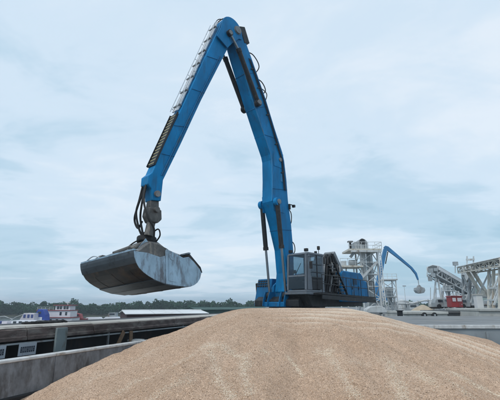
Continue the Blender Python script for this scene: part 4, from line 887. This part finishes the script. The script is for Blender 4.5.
cb = MB().prism([q(384.2, 298.8), q(384.2, 290.4), q(389, 290.4), q(390, 298.8)], f3, -1.4, -.2).build('cab', 'steel_mid', c2, o, bevel=.05)
MB().prism([q(385, 295), q(385, 291.4), q(388.6, 291.4), q(389, 295)], f3, -1.44, -1.41).build('window', 'window_dark', cb, o)
MB().tube([f3(*q(378, 309), 0), f3(*q(378, 301.2), 0)], 1.3, 18).build('pedestal', 'steel_mid', c2, o)
MB().tube([f3(*q(418, 279.5), 0), f3(*q(419, 286), 0)], .10, 6).build('suspension', 'steel_mid', c2, o)
o = P(419.5, 291, Y3)
g2 = thing('clamshell_grab', o + Vector((0, 0, .3)), 'small pale grab hanging from the distant blue crane arm', 'grab'); g2.scale = (.8, .8, .8)
for sx, nm in ((-1, 'l'), (1, 'r')):
    MB().prism([(0, .95), (sx * 1.3, .55), (sx * 1.45, -.2), (sx * 1.0, -.95), (0, -1.15)], lambda p, qq, t: (p, t, qq), -1.0, 1.0).build('shell', 'steel_mid', g2, bevel=.06)
    MB().prism([(sx * .05, .6), (sx * 1.0, .35), (sx * 1.1, -.2), (sx * .75, -.7), (sx * .05, -.9)], lambda p, qq, t: (p, t, qq), -1.05, -1.01).build('end_plate', 'steel_mid', g2)
MB().prism([(-.7, .8), (.7, .8), (.3, 1.4), (-.3, 1.4)], lambda p, qq, t: (p, t, qq), -.35, .35).build('yoke', 'steel_mid', g2, bevel=.04)

# conveyor galleries: trusses of chords, posts and diagonals under a sheet roof
def gallery(name, a, b, width, depth, bays, label, mc, mr, roof_up=.0, skirt=0):
    a, b = Vector(a), Vector(b); o = lerp(a, b, .5); t = thing(name, o, label, 'conveyor')
    d = (b - a).normalized(); n_ = d.cross(Vector((0, 0, 1))).normalized(); up = n_.cross(d).normalized()
    for sx in (-1, 1):
        off = n_ * (sx * width / 2)
        MB().bar(a + off, b + off, .16, .2).build('bottom_chord', mc, t, o)
        MB().bar(a + off + up * depth, b + off + up * depth, .16, .2).build('top_chord', mc, t, o)
        for i in range(bays + 1):
            p = lerp(a, b, i / bays) + off; MB().bar(p, p + up * depth, .11).build('post', mc, t, o)
            if i < bays:
                q_ = lerp(a, b, (i + 1) / bays) + off
                MB().bar(p + (up * depth if i % 2 else up * 0), q_ + (up * 0 if i % 2 else up * depth), .09).build('diagonal', mc, t, o)
    k = max(2, bays // 2)
    for i in range(k):
        p, q_ = lerp(a, b, i / k + .004), lerp(a, b, (i + 1) / k - .004); r_ = up * (depth + .14 + roof_up)
        vs = []
        for e in (p, q_):
            vs += [e + r_ - n_ * (width / 2 + .25), e + r_ + up * .35, e + r_ + n_ * (width / 2 + .25)]
        vs2 = [v - up * .06 for v in vs]
        MB().add(vs + vs2, [(0, 1, 4, 3), (1, 2, 5, 4), (6, 9, 10, 7), (7, 10, 11, 8), (0, 3, 9, 6), (2, 8, 11, 5), (0, 6, 7, 1), (1, 7, 8, 2), (3, 4, 10, 9), (4, 5, 11, 10)]).build('roof_sheet', mr, t, o)
        if skirt:
            for sx in (-1, 1):
                e_ = n_ * (sx * (width / 2 + .22)); MB().add([p + r_ + e_, q_ + r_ + e_, q_ + r_ + e_ - up * skirt, p + r_ + e_ - up * skirt, p + r_ + e_ * .96, q_ + r_ + e_ * .96, q_ + r_ + e_ * .96 - up * skirt, p + r_ + e_ * .96 - up * skirt],
                     [(0, 1, 2, 3), (7, 6, 5, 4), (0, 4, 5, 1), (1, 5, 6, 2), (2, 6, 7, 3), (3, 7, 4, 0)]).build('side_sheet', mr, t, o)
    MB().bar(a + up * .25, b + up * .25, width - .3, .1, up=up).build('belt', 'steel_mid', t, o)
    return t, o, d, n_, up
Y4 = 80
ga = gallery('conveyor_gallery', P(432, 275.5, Y4), P(472, 298, Y4 + 8), 2.2, 1.8, 9, 'inclined truss conveyor with white roof sloping down to the right', 'steel_pale', 'white_cover', skirt=.75)
t, o = ga[0], ga[1]
x0 = P(427, 270, Y4)
hd = MB().prism([(P(425.5, 0, Y4).x, Z(286, Y4)), (P(425.5, 0, Y4).x, Z(270, Y4)), (P(428, 0, Y4).x, Z(266.5, Y4)), (P(435, 0, Y4).x, Z(265.5, Y4)), (P(437, 0, Y4).x, Z(272, Y4)), (P(431, 0, Y4).x, Z(279, Y4)), (P(430, 0, Y4).x, Z(286, Y4))], lambda p, qq, s_: (p, Y4 + s_, qq), -1.1, 1.1).build('head_cover', 'steel_pale', t, o, bevel=.06)
for (u, v, w_, h_) in ((428, 271, 1.0, .9), (430.5, 275.5, .9, .8), (427.5, 279, .8, 1.0), (433, 270, .7, .6)): MB().box((P(u, v, Y4).x, Y4 - 1.13, P(u, v, Y4).z), (w_, .12, h_)).build('panel', 'steel_mid', hd, o)
for ua, ub, vt in ((436, 433, 278), (438, 443, 279), (444, 441.5, 283), (446, 451, 284), (456, 454, 291), (458, 462, 291)):
    for dy in (-1, 1): MB().bar(P(ub, 309, Y4 + dy + 1), P(ua, vt, Y4 + dy + 1), .28).build('support_leg', 'steel_pale', t, o)
for v in (289, 298):
    for ua, ub in ((434.4, 441.5), (442.6, 449.5)): MB().bar(P(ua, v, Y4), P(ub, v, Y4), .16).build('support_strut', 'steel_pale', t, o)
o = P(440, 300, Y4 + 4); o.z = QZ
ns = thing('dust_screen', o, 'pale green dustproof netting under the inclined conveyor', 'netting')
for i in range(5):
    u = 430.5 + i * 5.6; MB().prism([(P(u, 0, Y4 + 4).x, Z(303, Y4 + 4)), (P(u + 5.3, 0, Y4 + 4).x, Z(303, Y4 + 4)), (P(u + 5.3, 0, Y4 + 4).x, Z(289 + .6 * i, Y4 + 4)), (P(u, 0, Y4 + 4).x, Z(288.4 + .6 * i, Y4 + 4))], lambda p, qq, s_: (p, Y4 + 4 + s_, qq), -.03, .03).build('net_panel', 'netting', ns, o)
    MB().bar(P(u, 309, Y4 + 4.1), P(u, 287.5, Y4 + 4.1), .1).build('net_post', 'steel_pale', ns, o)

# near gallery running in from the right edge
ga = gallery('conveyor_gallery', P(466, 272.8, 66), P(512, 265.8, 47), 2.4, .85, 10, 'horizontal railed conveyor bridge entering from the right edge', 'beige_beam', 'steel_pale')
t, o = ga[0], ga[1]
MB().box(((P(453, 0, 66).x + P(470, 0, 66).x) / 2, 66, P(0, 274, 66).z), (P(470, 0, 66).x - P(453, 0, 66).x, 3.4, .25)).build('head_platform', 'beige_beam', t, o)
railing(t, o, [(P(453, 0, 66).x, 64.4, P(0, 273.2, 66).z), (P(469, 0, 66).x, 64.4, P(0, 273.2, 66).z)], 1.0, 1.0, .035, 'steel_pale')
hd = MB().prism([(P(466, 0, 66).x, P(0, 273, 66).z), (P(475, 0, 66).x, P(0, 273, 66).z), (P(475, 0, 66).x, P(0, 265.8, 66).z), (P(469, 0, 66).x, P(0, 265.4, 66).z), (P(466, 0, 66).x, P(0, 268, 66).z)], lambda p, qq, s_: (p, 65.6 + s_, qq), -1.2, 1.2).build('head_cover', 'steel_mid', t, o, bevel=.05)
for u in (467, 473.5):
    MB().bar(P(u, 266, 65), P(u, 256.2, 65), .16).build('gantry_post', 'steel_pale', t, o)
MB().bar(P(466.4, 259.8, 65), P(474.2, 259.4, 65), .3).build('gantry_beam', 'steel_pale', t, o)
MB().bar(P(455.2, 273, 65), P(455.2, 263, 65), .1).build('lamp_post', 'steel_pale', t, o)
MB().box(P(455.4, 263.6, 65), (.7, .5, .6)).build('floodlight', 'steel_mid', t, o)
for ua, va, ub, vb in ((467, 271, 481, 293), (472.5, 270.5, 486, 292)):
    MB().bar(P(ua, va, 63), P(ub, vb, 63), .42, .4).build('chute', 'beige_beam', t, o)
MB().box(P(484, 293.5, 63), (1.6, 1.2, .9)).build('chute_box', 'beige_beam', t, o)
for u, vt, Y_ in ((470, 274, 65), (463, 275, 66), (489, 270, 55), (493.5, 270, 53), (500, 268.5, 49)):
    for dy in (0, 2.0): MB().bar(P(u, 309.5, Y_ + dy), P(u, vt, Y_ + dy), .34, .26).build('support_leg', 'beige_beam' if u > 480 else 'steel_mid', t, o)
for ua, va, ub, vb, Y_ in ((470, 306, 478, 276, 64.5), (476, 300, 488, 275, 60), (494, 305, 500, 290, 50), (494, 288, 501, 272, 50), (463, 276, 470, 290, 65.2), (489, 272, 494, 288, 54.3), (489, 305, 494, 288, 54), (489, 288, 494, 272, 54), (494, 300, 500, 284, 51), (463, 306, 470, 290, 65.5), (463, 290, 470, 276, 65.5)):
    MB().bar(P(ua, va, Y_), P(ub, vb, Y_), .18).build('support_brace', 'steel_pale', t, o)
for v in (288, 300): MB().bar(P(488, v, 54.5), P(501, v, 50), .2).build('support_strut', 'steel_pale', t, o)
o = P(479.5, 309, 57); pr = thing('concrete_pier', (o.x, 57, QZ - 1), 'white concrete pier below the conveyor chutes', 'pier')
MB().box((0, 0, (P(0, 295, 57).z - QZ + 1) / 2), (.85, .9, P(0, 295, 57).z - QZ + 1)).build('shaft', 'white_cover', pr, bevel=.03)
MB().box((0, 0, P(0, 294.6, 57).z - QZ + 1), (1.1, 1.1, .18)).build('cap', 'concrete', pr, bevel=.02)

# red operator cabin on the dock
o = P(455.5, 309, 60); o.z = P(0, 308.6, 60).z
rc = thing('control_cabin', o, 'small red control cabin with pale windows on the dark dock', 'cabin')
MB().box((0, 0, .95), (1.62, 1.5, 1.5)).build('body', 'red', rc, bevel=.04)
MB().prism([(-.9, 1.7), (.9, 1.7), (.82, 1.84), (-.82, 1.84)], lambda p, qq, s_: (p, s_, qq), -.85, .85).build('roof', 'red_dull', rc, bevel=.02)
for x, w_ in ((-.42, .5), (.36, .62)):
    f_ = MB().box((x, -.765, 1.28), (w_ + .1, .05, .62)).build('window', 'red_dull', rc); MB().box((x, -.795, 1.28), (w_, .03, .5)).build('pane', 'boat_pink', f_)
dr = MB().box((.45, -.768, .58), (.55, .04, .72)).build('door', 'red_dull', rc); MB().box((.62, -.8, .6), (.06, .05, .14)).build('handle', 'steel_pale', dr)
for x in (-.7, .7):
    for y in (-.6, .6): MB().box((x, y, .1), (.16, .16, .22)).build('foot', 'steel_mid', rc)
MB().tube([(.6, .3, 1.8), (.6, .3, 2.5)], .05, 6).build('antenna', 'steel_mid', rc)

# pale heap in a hopper barge and yard clutter behind
c = P(423, 308, 66); o = Vector((c.x, 66, QZ - .3))
hp = MB(); nr, ns_ = 10, 28; vs = [(0, 0, .95)]
for i in range(1, nr + 1):
    for j in range(ns_):
        a_ = 6.283 * j / ns_; r_ = i / nr; vs.append((1.9 * r_ * math.cos(a_) * (1 + .06 * math.sin(3 * a_)), 1.6 * r_ * math.sin(a_), .95 * (1 - r_ ** 1.3) + .03 * math.sin(5 * a_ + i)))
fs = [(0, 1 + j, 1 + (j + 1) % ns_) for j in range(ns_)] + [(1 + (i - 1) * ns_ + j, 1 + i * ns_ + j, 1 + i * ns_ + (j + 1) % ns_, 1 + (i - 1) * ns_ + (j + 1) % ns_) for i in range(1, nr) for j in range(ns_)]
h_ = hp.add(vs, fs).build('grain_heap', 'grain_far', None, (0, 0, 0), smooth=True); h_.location = o; h_['kind'] = 'stuff'; h_['label'] = 'small pale grain heap on the far dock'; h_['category'] = 'grain'
def shed(u0, u1, v0, Y, m_, lab, name='storage_shed', roof='steel_pale', dpt=5):
    a, b = P(u0, v0, Y), P(u1, v0, Y); w = b.x - a.x; o = Vector(((a.x + b.x) / 2, Y, QZ - .6)); h = a.z - o.z
    t = thing(name, o, lab, 'shed')
    MB().box((0, dpt / 2, h / 2), (w, dpt, h)).build('wall', m_, t)
    MB().prism([(-w / 2 - .25, h), (0, h + w * .12), (w / 2 + .25, h), (w / 2 + .25, h - .1), (-w / 2 - .25, h - .1)], lambda p, qq, s_: (p, s_, qq), -.2, dpt + .2).build('roof', roof, t)
    n_ = max(1, int(w / 2.5))
    for i in range(n_): MB().box(((i + .5) * w / n_ - w / 2, -.03, h * .5), (w / n_ * .5, .08, h * .35)).build('window', 'window_dark', t)
shed(397, 409, 301.5, 95, 'steel_mid', 'low grey shed just right of the open frame tower')
shed(407, 419, 303.2, 115, 'steel_pale', 'pale low shed below the distant hanging grab', dpt=6)
shed(443, 450, 299.5, 86, 'steel_mid', 'grey machinery shed between netting and red control cabin', dpt=4)
shed(462, 474, 295.5, 84, 'steel_mid', 'grey shed behind the white concrete pier', roof='steel_mid', dpt=5)
def drum(u, v, Y, r_, h_, m_, lab):
    o = P(u, v, Y); t = thing('storage_tank', (o.x, Y, o.z - h_), lab, 'tank')
    MB().tube([(0, 0, 0), (0, 0, h_)], r_, 18).build('shell', m_, t, smooth=True); MB().tube([(0, 0, h_), (0, 0, h_ + r_ * .35)], r_, 18, r2=r_ * .2).build('roof', m_, t)
    for z_ in (.33, .66): MB().tube([(0, 0, h_ * z_), (0, 0, h_ * z_ + .08)], r_ * 1.03, 18).build('band', 'steel_mid', t)
drum(401.5, 300.5, 88, .8, 2.6, 'steel_pale', 'pale upright tank beside the low grey shed')
drum(435, 300.5, 78, .75, 2.2, 'steel_mid', 'grey tank under the head of the inclined conveyor')
drum(487, 301, 60, .6, 1.6, 'steel_pale', 'small pale tank by the conveyor legs at the right')
# small vehicles and machines at the foot of the conveyors
def machine(u, v, Y, w, h, m_, lab):
    o = P(u, v, Y); t = thing('yard_machine', (o.x, Y, o.z), lab, 'machine')
    MB().prism([(-w / 2, .25), (w / 2, .25), (w / 2, h * .6), (w * .1, h * .65), (0, h), (-w * .4, h), (-w / 2, h * .6)], lambda p, qq, s_: (p, s_, qq), -.7, .7).build('body', m_, t, bevel=.05)
    MB().box((-w * .2, -.73, h * .78), (w * .25, .05, h * .22)).build('window', 'window_dark', t)
    for x in (-w * .3, w * .3): MB().tube([(x, -.8, .35), (x, .8, .35)], .34, 12).build('wheel', 'rubber', t)
machine(443, 308.6, 64, 3.0, 1.5, 'steel_mid', 'grey wheeled machine left of the red control cabin')
machine(436.5, 308.6, 66, 1.8, 1.2, 'steel_pale', 'small pale wheeled machine under the conveyor head')
machine(466, 308.4, 63, 2.4, 1.4, 'steel_mid', 'dark grey wheeled machine right of the red control cabin')
o = P(375, 307.5, 48); o.z -= .6
cv = thing('covered_skid', o, 'pale low tarpaulin-covered skid at the foot of the elevator tower', 'skid')
MB().prism([(-1.3, 0), (1.2, 0), (1.05, .55), (.4, .8), (-.7, .72), (-1.2, .4)], lambda p, qq, s_: (p, s_, qq), -.6, .6).build('cover', 'steel_pale', cv, bevel=.08)
for x in (-.9, .8): MB().box((x, 0, -.08), (.3, 1.3, .16)).build('skid_rail', 'steel_mid', cv)

# pipes, frames and hoppers crowded along the dock
def frame_stand(u0, u1, vt, Y, lab, bays=2, m_='steel_pale', hop=True):
    x0, x1 = P(u0, 300, Y).x, P(u1, 300, Y).x; o = Vector(((x0 + x1) / 2, Y, QZ - .6)); t = thing('hopper_stand', o, lab, 'hopper')
    zt = P(0, vt, Y).z; lattice(t, o, x0, x1, Y, Y + 1.6, QZ - .6, zt, bays, .15, .09, m_, ('f', 'r'))
    MB().box(((x0 + x1) / 2, Y + .8, zt + .05), (x1 - x0 + .5, 2.1, .14)).build('deck', m_, t, o)
    railing(t, o, [(x0 - .2, Y - .2, zt + .1), (x1 + .2, Y - .2, zt + .1)], .9, .8, .03, 'steel_white')
    if hop:
        MB().add([(x0 + .1, Y + .1, zt + 1.0), (x1 - .1, Y + .1, zt + 1.0), (x1 - .1, Y + 1.5, zt + 1.0), (x0 + .1, Y + 1.5, zt + 1.0), ((x0 + x1) / 2 - .2, Y + .6, zt - 1.0), ((x0 + x1) / 2 + .2, Y + .6, zt - 1.0), ((x0 + x1) / 2 + .2, Y + 1, zt - 1.0), ((x0 + x1) / 2 - .2, Y + 1, zt - 1.0)],
                 [(0, 1, 2, 3), (7, 6, 5, 4), (0, 4, 5, 1), (1, 5, 6, 2), (2, 6, 7, 3), (3, 7, 4, 0)]).build('hopper', 'steel_mid', t, o)
frame_stand(448, 454, 291, 76, 'hopper on a braced stand behind the red control cabin')
frame_stand(469, 476, 286, 71, 'tall hopper stand between the chutes and the inclined conveyor', 3, 'steel_mid')
frame_stand(388, 395, 297, 64, 'low hopper stand in front of the open frame tower', 1)
frame_stand(494, 501, 292, 62, 'hopper stand behind the conveyor legs at the right edge', 2)
def pipe_run(pts, r_, m_, lab):
    q_ = [P(*p) for p in pts]; t = thing('pipe_run', q_[0], lab, 'pipe')
    MB().tube(q_, r_, 10).build('pipe', m_, t, q_[0], smooth=True)
    for a_, b_ in zip(q_[:-1], q_[1:]):
        c_ = lerp(a_, b_, .5); MB().tube([lerp(a_, b_, .48), lerp(a_, b_, .52)], r_ * 1.35, 10).build('flange', 'steel_mid', t, q_[0])
        MB().bar((c_.x, c_.y, QZ - .6), (c_.x, c_.y, c_.z), .1).build('prop', 'steel_mid', t, q_[0])
pipe_run([(398, 303.5, 70), (412, 303.5, 70), (424, 300.5, 72), (432, 300.5, 72)], .16, 'steel_pale', 'pale pipe run over the far dock toward the conveyor head')
pipe_run([(458, 296, 74), (474, 296, 70), (489, 297, 66)], .2, 'steel_pale', 'pale horizontal pipe behind the white pier')
pipe_run([(472, 305, 60), (488, 305, 58), (505, 305.5, 55)], .18, 'steel_mid', 'grey low pipe along the right dock edge')
def mast(u, vt, Y, lab):
    o = P(u, 305, Y); o.z = QZ - .6; t = thing('lamp_mast', o, lab, 'lamp mast'); zt = P(0, vt, Y).z - o.z
    MB().tube([(0, 0, 0), (0, 0, zt)], .09, 8, r2=.05).build('pole', 'steel_pale', t); MB().box((0, -.1, zt), (.9, .25, .25)).build('lamp_head', 'steel_mid', t)
mast(406, 286, 110, 'thin lamp mast between frame tower and hanging grab')

# ================================================================== hazy river air
hzm = bpy.data.materials.new('haze'); hzm.use_nodes = True; n, l = hzm.node_tree.nodes, hzm.node_tree.links; n.clear()
ho = n.new('ShaderNodeOutputMaterial'); pv = n.new('ShaderNodeVolumePrincipled'); pv.inputs['Color'].default_value = (.80, .90, 1, 1); pv.inputs['Density'].default_value = .00055
pv.inputs['Anisotropy'].default_value = .2; l.new(pv.outputs[0], ho.inputs['Volume']); MATS['haze'] = hzm
hb = MB().box((0, 1250, 13.5), (5800, 2900, 29)).build('haze', 'haze'); hb['kind'] = 'stuff'
